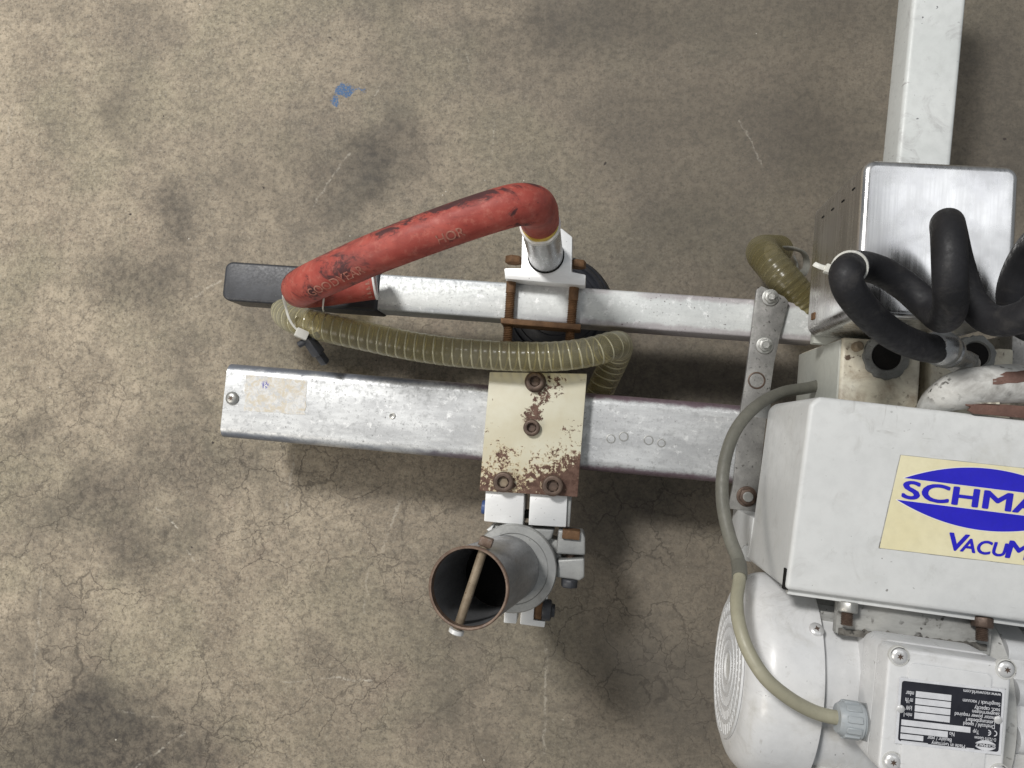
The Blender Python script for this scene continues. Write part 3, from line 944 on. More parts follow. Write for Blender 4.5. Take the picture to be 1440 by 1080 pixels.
mb.lathe(e, da, [(0, .0075), (.0072, .0075)], 4, ph=.785)
build('pin_lug', mb, 'pipe_rust', pin, bevel=.0008)
mb = MB()
mb.lathe(pm - da * .040, da, [(0, .0045), (.001, .0062), (.004, .0062), (.0045, .004)], 16)
build('pin_cap', mb, 'alu', pin)
# side ears and their screw
for pts_, zt in (([(785, 745), (820, 749), (823, 757), (823, 781), (782, 779)], .142), ([(784, 787), (822, 785), (822, 812), (815, 817), (782, 812)], .142)):
    mb = MB()
    mb.prism(poly(pts_, zt), zt - .035, zt)
    build('clamp_ear', mb, 'cast', collar, bevel=.0022, seg=3)
mb = MB()
mb.prism(poly([(755, 750), (790, 762), (790, 806), (768, 822), (755, 800)], .125), .095, .125)
build('ear_web', mb, 'cast', collar, bevel=.002)
mb = MB()
p = P(803, 752, .145)
mb.box(p.x - .0085, p.x + .0085, p.y - .0045, p.y + .004, .125, .146)
build('square_nut', mb, 'rust', collar, bevel=.0008)
p = P(801, 814, .138)
hex_nut('hex_head', p, (0, -1, 0), .0085, .008, collar, 'black_plastic')
p0, p1 = P(803, 748, .13), P(801, 814, .13)
mb = MB()
mb.cyl(p0, p1, .0045, 16)
build('ear_screw', mb, 'bolt', collar)
# foot ears
mb = MB()
mb.prism(poly([(710, 850), (728, 852), (726, 877.5), (708, 876)], .128), .10, .128)
build('foot_ear', mb, 'alu', collar, bevel=.0012)
mb = MB()
mb.prism(poly([(733, 850), (752, 846), (750, 872), (767, 874), (765.5, 882.5), (731, 878)], .128), .10, .128)
build('foot_ear', mb, 'alu', collar, bevel=.001)
mb = MB()
mb.prism(poly([(762, 836), (771, 835), (770, 843), (760, 843)], .128), .105, .128)
build('foot_tab', mb, 'alu', collar, bevel=.001)
mb = MB()
mb.prism(poly([(752, 846), (764, 842), (761, 872), (750, 870)], .126), .105, .126)
build('foot_nut', mb, 'rust', collar, bevel=.001)
p = P(762, 857, .125)
mb = MB()
mb.lathe(p, (1, 0, 0), [(0, .0045), (.001, .0105), (.009, .0105), (.010, .0065), (.013, .0065)], 20)
build('foot_screw', mb, 'black_plastic', collar, bevel=.0008)

# ---- strap
ZS = 0.1365
mb = MB()
mb.prism(poly([(1064, 407), (1071, 402), (1103, 417), (1109, 424), (1097, 472), (1089, 510), (1084, 545), (1080, 566), (1071, 650), (1064, 721), (1024, 715), (1031, 682), (1042, 573), (1047, 543), (1056, 472)], ZS), ZS - .0055, ZS)
strap = build('mounting_strap', mb, 'strap', root, bevel=.0007, seg=2)
tag(strap, 'mottled grey flat steel strap bolted across both arms')
for x, y, m_ in ((1083, 418.5, 'zinc'), (1075, 486, 'zinc')):
    hex_nut('hex_nut', P(x, y, ZS), (0, 0, 1), .0064, .0045, strap, m_, stud=.0025, studr=.0036, washer=.0082)
hex_nut('hex_nut', P(1050, 698, ZS), (0, 0, 1), .0082, .0055, strap, 'bolt', stud=.0030, studr=.0048, washer=.0098, studmat='zinc')
mb = MB()
mb.lathe(P(1064, 535, ZS), (0, 0, 1), [(-.003, .0086), (.0004, .0084), (.0008, .0074), (.0, .0068), (-.0005, .0066)], 28)
build('plugged_hole', mb, 'bolt', strap)

# ---- white upright beam
ZW = 0.165
mb = MB()
w0_, w1_ = xy(1264, 205, ZW, PA), xy(1340, 205, ZW, PA)
ytop = P(1300, -160, ZW, PA).y
ybot = P(1300, 330, ZW, PA).y
mb.box(w0_[0], w1_[0], ybot, ytop, ZW - .042, ZW)
wb = build('white_beam', mb, 'beam_edge', root, PA, bevel=.0045, seg=3)
tag(wb, 'white painted square beam behind the stainless steel cover')

# ---- stainless cover
ZK = 0.320
ka = P(1215, 222.5, ZK)
kb = P(1436, 246, ZK)
kf = P(1275, 448, ZK)
mb = MB()
rings = []
rf = .0055
for zz, ins in [(0.2, 0), (0.26, 0)] + [(ZK - rf + rf * math.sin(R(a)), rf * (1 - math.cos(R(a)))) for a in (0, 15, 30, 45, 60, 75, 90)]:
    pr = rounded(ka.x + ins, kb.x - ins, kf.y + ins, ka.y - ins, .0095 - ins, 7)
    rings.append([mb.bm.verts.new((a, b, zz)) for a, b in pr])
mb.skin(rings)
cover = build('steel_cover', mb, 'steel', root, sharp=50)
tag(cover, 'brushed stainless steel box cover with rounded edges')
for dz, dy in ((.016, .012), (.040, .014), (.066, .013), (.092, .012)):
    mb = MB()
    mb.box(ka.x - .0004, ka.x + .002, ka.y - dy - .0057, ka.y - dy - .0046, ZK - dz - .0060, ZK - dz)
    build('vent_slot', mb, 'dark', cover)
mb = MB()
mb.box(ka.x - .0012, ka.x + .002, kf.y + .012, kf.y + .018, .212, .220)
build('edge_clip', mb, 'rust', cover, bevel=.0005)
mb = MB()
mb.box(ka.x + .006, kb.x + .002, kf.y - .006, ka.y - .004, .188, .1985)
build('cover_base', mb, 'grey_green', cover, bevel=.001)

# ---- cream filter blocks
ZF = 0.235
for i, (xa, xb, hx, hy, ro, rin) in enumerate(((1186, 1291, 1246, 501, .0195, .0112), (1312, 1422, 1371, 499, .0165, .0098))):
    a = P(xa, 467, ZF)
    b = P(xb, 578, ZF)
    yb2 = P(1300, 470, ZF).y
    mb = MB()
    mb.box(a.x, b.x, P(1250, 585, ZF).y, min(kf.y - .004, yb2 + .004), .105, ZF)
    fb = build('filter_block', mb, 'cream', root, bevel=.003, seg=3)
    if i == 0:
        mb = MB()
        mb.box(a.x - .0015, a.x + .001, P(1250, 583, ZF).y, min(kf.y - .006, yb2 + .002), .107, ZF - .003)
        build('side_sheet', mb, 'grey_green', fb, bevel=.0006)
    c = P(hx, hy, ZF)
    mb = MB()
    rr = [[], [], [], []]
    for k in range(40):
        an = 2 * math.pi * k / 40
        j = .0013 * mnoise.noise(Vector((math.cos(an) * 4.5, math.sin(an) * 4.5, i + .5)))
        for ri_, (rad, zz) in enumerate(((ro + j * 1.6, -.0006), (ro - .0012 + j, .0022), (rin + .0015, .0028), (rin, .0002))):
            rr[ri_].append(mb.bm.verts.new(c + Vector((math.cos(an) * rad, math.sin(an) * rad, zz))))
    mb.skin(rr, False, False)
    build('port_seal', mb, 'putty', fb)
    mb = MB()
    mb.lathe(c + Vector((0, 0, .0004)), (0, 0, 1), [(0, rin + .001), (.0006, rin + .0005)], 32)
    build('port_hole', mb, 'dark', fb)
p = P(1204, 488, ZF)
mb = MB()
mb.lathe(p, (0.2, .1, 1), [(-.002, .0042), (.005, .0040), (.006, .0028)], 18)
build('capped_stub', mb, 'pin', root)
mb = MB()
a, b = P(1290, 470, .2), P(1313, 575, .2)
mb.box(a.x, b.x, b.y, a.y, .11, .2)
build('block_gap_shade', mb, 'dark', root)  # black box filling the gap between the blocks, in place of its shade
a, b = P(1424, 468, ZF - .01), P(1520, 540, ZF - .01)
mb = MB()
mb.box(a.x, b.x, b.y, a.y, .12, ZF - .01)
build('pitted_bracket', mb, 'strap', root, bevel=.002)

# ---- reservoir housing (pump frame)
ZH = 0.330
ha, hb = P(1140, 556, ZH, PA), P(1105, 829, ZH, PA)
hx1 = P(1600, 700, ZH, PA).x
mb = MB()
mb.prism([(ha.x, ha.y - .006), (ha.x + .006, ha.y), (hx1, ha.y), (hx1, hb.y), (hb.x, hb.y)], 0.203, ZH)
house = build('housing', mb, 'housing', root, PA, bevel=.0035, seg=3)
tag(house, 'large light grey sheet metal housing carrying the blue and yellow brand sticker')
mb = MB()                                                           # deeper skirt under the lower half
ysk = P(1066, 728, .200, PA).y
xk = hb.x + (ha.x - hb.x) * (ysk - hb.y) / (ha.y - hb.y)
mb.prism([(xk - .0006, ysk), (xk + .06, ysk), (xk + .06, hb.y + .002), (hb.x - .0006, hb.y + .002)], .115, .2045)
build('lower_skirt', mb, 'housing', house, PA, bevel=.001)
mb = MB()
mb.box(hb.x - .0006, hb.x + .0024, hb.y - .0007, hb.y + .014, .3215, .3268)
build('corner_gap', mb, 'dark', house, PA)
mb = MB()
mb.prism([(ha.x - .020, ha.y - .014), (ha.x + .003, ha.y - .014), (ha.x + .003, ha.y - .0005), (ha.x - .006, ha.y + .0025)], .196, .199)
build('corner_flap', mb, 'housing', house, PA, bevel=.0005)
mb = MB()
mb.prism([(hb.x - .012, hb.y - .0015), (hb.x + .004, hb.y - .0015), (hb.x + .004, hb.y + .012), (hb.x - .003, hb.y + .012)], .196, .199)
build('corner_flap', mb, 'housing', house, PA, bevel=.0005)
mb = MB()
mb.box(hb.x + .003, hx1, hb.y - .0042, hb.y + .001, ZH - .012, ZH - .006)
build('bottom_flange', mb, 'housing', house, PA, bevel=.0008)
# elbow dome behind it
fr = spline([P(1296, 592, .29, PA), P(1312, 568, .308, PA), P(1345, 550, .322, PA), P(1395, 541, .328, PA), P(1470, 540, .330, PA), P(1540, 545, .330, PA)], .003)
mb = MB()
mb.tube(fr, .0135, 28, rfun=lambda d, i: .0138 * min(1, .35 + d * 16))
dome = build('duct_elbow', mb, 'duct', root, PA)
rows = []
for (c, t, u, v, d) in fr:
    if P(1382, 530, .33, PA).x < c.x:
        row = []
        k0 = 55 + 7 * mnoise.noise(Vector((c.x * 120, 2, 0)))
        for k in range(6):
            an = R(k0 + 7 * k)
            row.append((c + Vector((0, math.cos(an), math.sin(an))) * .0141))
        rows.append(row)
mb = MB()
rows = [[mb.bm.verts.new(p) for p in row] for row in rows]
for a, b in zip(rows, rows[1:]):
    for k in range(5):
        mb.bm.faces.new((a[k], a[k + 1], b[k + 1], b[k]))
build('rust_band', mb, 'brown', dome, PA)
# torn brown lip on the housing's back edge
pts_ = [(1357, 563), (1364, 566), (1380, 567), (1416, 569), (1440, 571), (1560, 585), (1560, 603), (1440, 588), (1400, 584), (1370, 582), (1362, 577), (1366, 572), (1358, 570)]
mb = MB()
mb.prism(poly(pts_, ZH + .002, PA), ZH - .001, ZH + .002)
build('rusted_lip', mb, 'brown', house, PA, bevel=.0004)
mb = MB()
mb.prism(poly([(1361, 562), (1376, 553), (1416, 551), (1416, 568), (1380, 566)], ZH + .0125, PA), ZH - .001, ZH + .0035)
build('lip_filler', mb, 'cream', house, PA, bevel=.0004)

# brand sticker
ZL = ZH + .0004
TL, TR = P(1267, 640, ZL, PA), P(1528, 668, ZL, PA)
BL = P(1237, 770.5, ZL, PA)
BR = TR + (BL - TL)
mb = MB()
mb.prism([p[:2] for p in (TL, TR, BR, BL)], ZH - .0005, ZL)
stick = build('brand_sticker', mb, 'label', house, PA, smooth=False)
tag(stick, 'pale yellow brand sticker with blue lens logo')
cen_ = (TL + TR + BL + BR) / 4
mb = MB()
k = []
q = [cen_ + (p - cen_) * (1 + .0007 / (p - cen_).length) for p in (TL, TR, BR, BL)]
for i in range(4):
    for t in range(14):
        p = q[i].lerp(q[(i + 1) % 4], t / 14)
        k.append((p.x + .0004 * mnoise.noise(p * 300), p.y + .0004 * mnoise.noise(p * 300 + Vector((5, 5, 5)))))
mb.prism(k, ZH - .0005, ZL - .0002)
build('sticker_edge', mb, 'grime', stick, PA, smooth=False)
X0, X1 = P(1266, 690, ZL, PA).x, P(1509, 716, ZL, PA).x
yc = P(1388, 702.5, ZL, PA).y
Wd = X1 - X0
pxm = (CAM_H - ZH) / F                                              # metres per photo pixel on this sheet
half_gap = 15.0 * pxm
amp = 41 * pxm


def lens(m, sgn, z, grow=0.0):
    up_, lo_ = [], []
    for i in range(33):
        t = i / 32
        x = X0 + Wd * t + sgn * 3.5 * pxm + (2 * t - 1) * grow
        yy = amp * (1 - (2 * t - 1) ** 2)
        yy = max(half_gap, half_gap + (amp - half_gap) * (1 - (2 * t - 1) ** 2))
        up_.append(m.bm.verts.new((x, yc + sgn * (yy + grow * .8 * (1 if 0 < i < 32 else .4)), z)))
        lo_.append(m.bm.verts.new((x, yc + sgn * (half_gap - grow * .6), z)))
    for i in range(32):
        try:
            m.bm.faces.new((lo_[i], lo_[i + 1], up_[i + 1], up_[i]))
        except ValueError:
            pass
    bmesh.ops.remove_doubles(m.bm, verts=m.bm.verts, dist=1e-6)


for sgn in (1, -1):
    mb = MB()
    lens(mb, sgn, ZL + .0001, 1.3 * pxm)
    build('logo_outline', mb, 'label_white', stick, PA, smooth=False)
    mb = MB()
    lens(mb, sgn, ZL + .00025)
    build('logo_half', mb, 'blue', stick, PA, smooth=False)
mb = MB()
lw, lh = 236 * pxm, 23.5 * pxm
lettering(mb, 'SCHMALZ', lambda a, b: (X0 + 3 * pxm + a * lw + b * lh * .06, yc - lh / 2 + b * lh, ZL + .0003), bold=.030)
build('lettering', mb, 'blue', stick, PA, smooth=False)
mb = MB()
vx, vy = P(1329, 772, ZL, PA)[:2]
for body, opx, wpx, hpx in (('V', 0, 24, 22), ('ACU', 19, 55, 17.5), ('M', 76, 27, 22), ('ASTER', 106, 88, 17.5)):
    x_ = vx + opx * pxm
    lettering(mb, body, lambda a, b, x_=x_, wpx=wpx, hpx=hpx: (x_ + a * wpx * pxm + b * hpx * pxm * .20, vy + b * hpx * pxm - (x_ - vx) * .004, ZL + .0003), bold=.030)
build('lettering', mb, 'blue', stick, PA, smooth=False)

# ---- pump motor (axis along the pump frame's x)
MZ = .252
MY = P(1100, 948, MZ, PA).y
xe = P(1012, 955, .22, PA).x
xc = P(1174, 870, .335, PA).x
RC = .0775
mb = MB()
prof = [(0, .053)]
for i in range(9):
    a = R(90 * i / 8)
    prof.append((.023 - .023 * math.cos(a), RC - .024 + .024 * math.sin(a)))
prof += [((xc - xe) * .55, RC + .0005), (xc - xe - .003, RC + .0012), (xc - xe, RC + .0010), (xc - xe, RC - .0015), (xc - xe - .03, RC - .0015)]
mb.lathe((xe, MY, MZ), (1, 0, 0), prof, 96, cap1=False)
cowl = build('fan_cowl', mb, 'motor', root, PA)
tag(cowl, 'glossy white rounded fan cowl with a grille on its end')
# grille: slots and bars on the end face
mb = MB()
mb.lathe((xe, MY, MZ), (-1, 0, 0), [(0, .0525), (.0006, .0520)], 64)
gr = build('grille_back', mb, 'motor_dirty', cowl, PA)
for r in (.012, .022, .032, .042, .0525):
    mb = MB()
    mb.lathe((xe, MY, MZ), (-1, 0, 0), [(.0002, r - .0016), (.0019, r - .0013), (.0019, r + .0013), (.0002, r + .0016)], 56, cap0=False, cap1=False)
    build('grille_ring', mb, 'motor', cowl, PA)
mb = MB()
for i in range(44):
    a = 2 * math.pi * i / 44
    d = Vector((0, math.cos(a), math.sin(a)))
    s_ = Vector((0, -math.sin(a), math.cos(a)))
    for (q, w_) in ((.016, .0009),):
        p0 = Vector((xe, MY, MZ)) + d * .012
        p1 = Vector((xe, MY, MZ)) + d * .053
        vs_ = []
        for px_ in (-.0002, -.0013):
            for pp in (p0 - s_ * w_, p0 + s_ * w_, p1 + s_ * w_ * 2, p1 - s_ * w_ * 2):
                vs_.append(mb.bm.verts.new(pp + Vector((px_, 0, 0))))
        for f in ((0, 1, 2, 3), (4, 5, 6, 7), (0, 1, 5, 4), (1, 2, 6, 5), (2, 3, 7, 6), (3, 0, 4, 7)):
            mb.bm.faces.new([vs_[k] for k in f])
build('grille_spokes', mb, 'motor', cowl, PA, smooth=False)
sp = P(1159, 896, .330, PA)
dn = Vector((0, sp.y - MY, 0))
dz = math.sqrt(max(RC ** 2 - dn.y ** 2, 1e-6))
nrm = Vector((0, dn.y, dz)).normalized()
spos = Vector((sp.x, MY + nrm.y * (RC + .0008), MZ + nrm.z * (RC + .0008)))
cross_screw('screw', spos, .0053, cowl, 'screw_bright', PA, normal=nrm, h=.0022)
# stator
xs1 = P(1398, 900, .32, PA).x
mb = MB()
mb.lathe((xc - .03, MY, MZ), (1, 0, 0), [(0, .0715), (xs1 - xc + .03, .0715)], 72)
stator = build('motor_body', mb, 'motor', root, PA)
for i in range(26):
    a = R(-70 + 13.5 * i)
    if -42 < math.degrees(a) - 90 < 42:
        continue
    d = Vector((0, math.cos(a), math.sin(a)))
    s_ = Vector((0, -math.sin(a), math.cos(a)))
    mb = MB()
    vs_ = []
    for xx in (xc + .001, xs1 - .002):
        for rr_, ww in ((.0705, .0016), (.0790, .0010)):
            for sg in (-1, 1):
                vs_.append(mb.bm.verts.new(Vector((xx, MY, MZ)) + d * rr_ + s_ * ww * sg))
    for f in ((0, 1, 3, 2), (4, 5, 7, 6), (0, 1, 5, 4), (2, 3, 7, 6), (0, 2, 6, 4), (1, 3, 7, 5)):
        mb.bm.faces.new([vs_[k] for k in f])
    build('cooling_fin', mb, 'motor_dirty', stator, PA)
# end flange and pump head
mb = MB()
mb.lathe((xs1 - .002, MY, MZ), (1, 0, 0), [(0, .074), (.002, .0775), (.017, .0775), (.019, .073)], 72)
fl = build('end_flange', mb, 'motor_dirty', root, PA, sharp=35)
mb = MB()
mb.lathe((xs1 + .017, MY, MZ), (1, 0, 0), [(0, .066), (.004, .071), (.022, .071), (.025, .064), (.032, .064), (.036, .070), (.07, .070), (.074, .06)], 72)
build('pump_head', mb, 'motor', root, PA, sharp=35)
for ang_ in (40, 66, 92):
    d = Vector((0, math.cos(R(ang_)), math.sin(R(ang_))))
    p = Vector((xs1 + .019, MY, MZ)) + d * .066
    mb = MB()
    mb.lathe(p, (1, 0, 0), [(0, .010), (.024, .010), (.029, .007)], 20)
    build('head_boss', mb, 'motor', fl, PA)
# mounting plate between housing and motor
ZM = .315
a, b = P(1180, 835, ZM, PA), P(1394, 905, ZM, PA)
mb = MB()
ym = P(1280, 906, ZM, PA).y
mb.box(a.x, b.x, ym, hb.y + .02, ZM - .008, ZM)
mp = build('motor_bracket', mb, 'grime', root, PA, bevel=.0015)
for x, y, m_ in ((1192, 846, 'zinc'), (1381, 867, 'bolt')):
    p = P(x, y, ZM + .006, PA)
    hex_nut('bracket_nut', p, (0, -1, .15), .0072, .0075, mp, m_, PA, stud=.0085, studr=.0042, studmat='bolt', ph=0.52)
k = []
for i in range(46):                                                  # caked dirt along the foot of the plate
    x = 1180 + 208 * i / 45
    k.append((x, 885.5 + (x - 1180) * .105 - 7 * abs(mnoise.noise(Vector((x * .09, 1, 2)))) - 4 * abs(mnoise.noise(Vector((x * .31, 4, 2))))))
k += [(1388, 915), (1180, 893)]
mb = MB()
mb.prism(poly(k, ZM + .0016, PA), ZM - .001, ZM + .0016)
build('caked_dirt', mb, 'dirt', mp, PA, smooth=False)
# foot rails under the motor
for dy, hh in ((-.083, .006), (-.093, .004)):
    mb = MB()
    mb.box(xc - .004, xs1, MY + dy - .004, MY + dy + .004, MZ - .02, MZ + hh)
    build('foot_rail', mb, 'motor', root, PA, bevel=.001)

# ---- terminal box
ZB0, ZB1 = .357, .377
la, lb = P(1254, 914, ZB1, PA), P(1424, 936, ZB1, PA)
lc = P(1250, 1090, ZB1, PA)
mb = MB()
pts_ = rounded(la.x - .0008, lb.x + .001, lc.y - .003, la.y + .0018, .009, 5)
mb.prism(pts_, .330, ZB0)
tb = build('terminal_box', mb, 'motor', root, PA, bevel=.002, seg=3)
mb = MB()
mb.prism(rounded(la.x + .004, lb.x - .006, lc.y + .004, la.y - .002, .008, 4), .295, .3302)
build('box_pedestal', mb, 'motor', root, PA, bevel=.001)
mb = MB()
mb.prism(rounded(la.x - .0015, lb.x, lc.y, la.y + .0015, .006, 5), ZB0, ZB1)
lid = build('box_lid', mb, 'motor', root, PA, bevel=.0022, seg=3)
tag(lid, 'white terminal box lid with a black nameplate')
mb = MB()
mb.prism(rounded(la.x + .011, lb.x - .012, lc.y + .004, la.y - .006, .004, 5), ZB1 - .001, ZB1 + .0012)
build('lid_panel', mb, 'motor', lid, PA, bevel=.0006)
for x, y in ((1264.5, 922.5), (1414.5, 941), (1255, 1071), (1405, 1088)):
    p = P(x, y, ZB1, PA)
    mb = MB()
    mb.lathe(p, (0, 0, 1), [(-.002, .0066), (.0004, .0064), (.0006, .0056), (-.0004, .0054)], 28, cap1=False)
    ring = build('screw_seat', mb, 'motor_dirty', lid, PA)
    cross_screw('lid_screw', p, .0050, lid, 'screw_bright', PA, h=.0020, rot=.5, star=6)
# nameplate
ZN = ZB1 + .0014
n00, n10, n11, n01 = [P(x, y, ZN, PA) for x, y in ((1268.5, 957), (1409.5, 973), (1404, 1057.5), (1262.5, 1041.5))]


def NP(a, b, z):
    p = (n00 * (1 - a) + n10 * a) * (1 - b) + (n01 * (1 - a) + n11 * a) * b
    return Vector((p.x, p.y, z))


mb = MB()
mb.prism([NP(a, b, 0)[:2] for a, b in ((-.025, -.045), (1.025, -.045), (1.025, 1.05), (-.025, 1.05))], ZB1 + .0009, ZN)
npl = build('nameplate', mb, 'plate_silver', lid, PA, smooth=False)
mb = MB()
out = []
for cx, cy, a0 in ((.975, .955, 0), (.025, .955, 90), (.025, .045, 180), (.975, .045, 270)):
    for i in range(5):
        a = R(a0 + 90 * i / 4)
        out.append((cx + .025 * math.cos(a), cy + .045 * math.sin(a)))
mb.bm.faces.new([mb.bm.verts.new(NP(a, b, ZN + .00012)) for a, b in out])
build('black_field', mb, 'plate_black', npl, PA, smooth=False)
mb = MB()
for a0, a1, b0_, b1_ in ((.145, .50, .145, .245), (.145, .50, .262, .362), (.145, .50, .380, .482), (.145, .50, .500, .605), (.02, .71, .640, .735),
                         (.02, .49, .755, .855), (.02, .25, .875, .960), (.03, .30, .985, 1.0), (.68, .76, .985, 1.0)):
    mb.bm.faces.new([mb.bm.verts.new(NP(a, b, ZN + .0003)) for a, b in ((a0, b0_), (a1, b0_), (a1, b1_), (a0, b1_))])
build('blank_fields', mb, 'plate_silver', npl, PA, smooth=False)
mb = MB()


def ntext(body, a0, a1, bc, h, bold=.012):
    lettering(mb, body, lambda a, b: NP(a1 + (a0 - a1) * a, bc - h / 2 + h * b, ZN + .0003), bold=bold)


for body, a0, a1, bc, h in (('Made in Germany', .335, .665, .965, .085), ('Baujahr / year', .29, .53, .885, .085), ('No', .505, .555, .79, .07), ('Typ', .735, .795, .70, .085),
                            ('Drehzahl / speed', .635, .945, .585, .085), ('Leistungsbedarf', .655, .945, .515, .085), ('motor power required', .545, .945, .44, .085),
                            ('Saugvermögen', .715, .985, .37, .085), ('suct. capacity', .735, .985, .30, .085), ('Saugdruck / vacuum', .615, .985, .205, .085),
                            ('www.vacuworld.com', .615, .985, .055, .060), ('mbar', .045, .125, .195, .075), ('m³/h', .045, .12, .315, .085), ('kW', .055, .115, .435, .075),
                            ('min\u207b\u00b9' if False else 'min-1', .04, .12, .555, .07), ('D-72293 Glatten', .755, .965, .805, .055)):
    ntext(body, a0, a1, bc, h)
build('lettering', mb, 'plate_silver', npl, PA, smooth=False)
mb = MB()
for ca, half_bar in ((.955, False), (.895, True)):                   # the two arcs of the conformity mark, read from below
    r0, r1 = .020, .030
    cen = (ca, .70)
    vs_ = []
    for i in range(15):
        an = R(90 + 180 * i / 14)
        for rr_ in (r0, r1):
            vs_.append(mb.bm.verts.new(NP(cen[0] - rr_ * math.cos(an) - .01, cen[1] + 1.66 * rr_ * math.sin(an), ZN + .0003)))
    for i in range(14):
        mb.bm.faces.new((vs_[2 * i], vs_[2 * i + 1], vs_[2 * i + 3], vs_[2 * i + 2]))
    if half_bar:
        mb.bm.faces.new([mb.bm.verts.new(NP(a, b, ZN + .0003)) for a, b in ((cen[0] - .008, .692), (cen[0] + .014, .692), (cen[0] + .014, .708), (cen[0] - .008, .708))])
build('conformity_mark', mb, 'plate_silver', npl, PA, smooth=False)
mb = MB()
for sgn in (1, -1):
    for i in range(20):
        q = []
        for t in (i / 20, (i + 1) / 20):
            yy = .028 + .058 * (1 - (2 * t - 1) ** 2)
            q.append((.765 + .205 * t, .915 + sgn * .028, .915 + sgn * yy))
        try:
            mb.bm.faces.new([mb.bm.verts.new(NP(a, b, ZN + .0003)) for a, b in ((q[0][0], q[0][1]), (q[1][0], q[1][1]), (q[1][0], q[1][2] + sgn * 1e-4), (q[0][0], q[0][2] + sgn * 1e-4))])
        except ValueError:
            pass
lettering(mb, 'SCHMALZ', lambda a, b: NP(.965 - .195 * a, .915 - .022 + .044 * b, ZN + .0003), bold=.03)
build('small_logo', mb, 'plate_silver', npl, PA, smooth=False)
for a_, b_ in ((.005, .47), (.975, .47)):
    mb = MB()
    mb.lathe(NP(a_, b_, ZN), (0, 0, 1), [(0, .0026), (.0006, .0024), (.0011, .0014), (.0013, .0004)], 18)
    build('rivet', mb, 'screw_bright', npl, PA)

# cable gland
g0, g1 = P(1176, 1009, .344, PA), P(1233, 1016, .344, PA)
gx = Vector((1, 0, 0))
L_ = g1.x - g0.x
mb = MB()
mb.lathe(g0, gx, [(0, .0065), (.0002, .0095), (.003, .0112), (L_ * .58, .0118), (L_ * .60, .0108), (L_ + .004, .0108)], 32)
gland = build('cable_gland', mb, 'gland', root, PA)
mb = MB()
mb.lathe(g0 + gx * L_ * .64, gx, [(0, .0132), (.001, .0142), (.0085, .0142), (.0095, .0132)], 6, ph=.25)
build('gland_nut', mb, 'gland_dark', gland, PA, bevel=.0005)
for k in range(10):
    an = 2 * math.pi * k / 10
    d = Vector((0, math.cos(an), math.sin(an)))
    mb = MB()
    c = g0 + gx * (L_ * .33) + d * .0115
    t_ = Vector((0, -math.sin(an), math.cos(an)))
    vs_ = [mb.bm.verts.new(c + gx * sx_ + t_ * st_ + d * sd_) for sd_ in (-.001, .0010) for sx_, st_ in ((-.0050, -.0022), (.0050, -.0022), (.0050, .0022), (-.0050, .0022))]
    for f in ((0, 1, 2, 3), (4, 5, 6, 7), (0, 1, 5, 4), (1, 2, 6, 5), (2, 3, 7, 6), (3, 0, 4, 7)):
        mb.bm.faces.new([vs_[i] for i in f])
    build('grip_rib', mb, 'gland', gland, PA, bevel=.0004, seg=1)

# hose ferrule
f0, f1 = P(1322, 489, .332), P(1352, 505, .300)
mb = MB()
mb.lathe(f0, f1 - f0, [(-.012, .0085), (-.002, .0128), (.006, .0128), (.009, .0112), (.011, .0125), (.017, .0118), (.022, .0075), ((f1 - f0).length + .02, .0070)], 32)
fer = build('hose_ferrule', mb, 'tube', root)
mb = MB()
p = P(1340, 507, .30)
mb.lathe(p, (1, .1, -.6), [(0, .009), (.004, .0105), (.010, .0105), (.013, .008), (.02, .008)], 6)
build('ferrule_nut', mb, 'cast', fer, bevel=.0008)


# ------------------------------------------------------------------ hoses and cable
def surface_on(fr, s, phi, r, side):
    """point on a hose: s along it, phi round it measured from the side facing 'side'"""
    i = min(range(len(fr)), key=lambda k: abs(fr[k][4] - s))
    j = min(max(i + (1 if s > fr[i][4] else -1), 0), len(fr) - 1)
    a, b = (i, j) if fr[i][4] <= fr[j][4] else (j, i)
    f = 0 if a == b else (s - fr[a][4]) / (fr[b][4] - fr[a][4])
    c = fr[a][0].lerp(fr[b][0], f)
    t = fr[a][1].lerp(fr[b][1], f).normalized()
    n_ = (side - t * side.dot(t)).normalized()
    b_ = t.cross(n_)
    return c + (n_ * math.cos(phi) + b_ * math.sin(phi)) * r


# red hose
RH = .0168
rfr = spline([P(760, 320, .232), P(758.5, 308, .252), P(756, 295, .275), P(748, 289, .293), P(728, 288, .303), P(690, 298, .306), P(600, 329, .300), P(515, 362, .287), P(462, 386, .272),
              P(430, 401, .250), P(422, 406, .225), P(428, 408, .200), P(452, 407, .180), P(490, 402, .1675), P(527, 397, .163)], .0022)
mb = MB()
mb.tube(rfr, RH, 36)
red = build('red_hose', mb, 'red', origin=P(600, 340, .28))
tag(red, 'thick scuffed red rubber hose bent over from the metal tube to the black arm end', 'hose')
camdir = RZ(-A) @ (Vector((0, 0, CAM_H)) - RZ(A) @ P(500, 370, .28)).normalized()
tot = rfr[-1][4]


def hose_s(px, z=.29):
    p = P(px, 330, z)
    best = min((f for f in rfr if f[0].z > .235), key=lambda f: abs(f[0].x - p.x))
    return best[4]


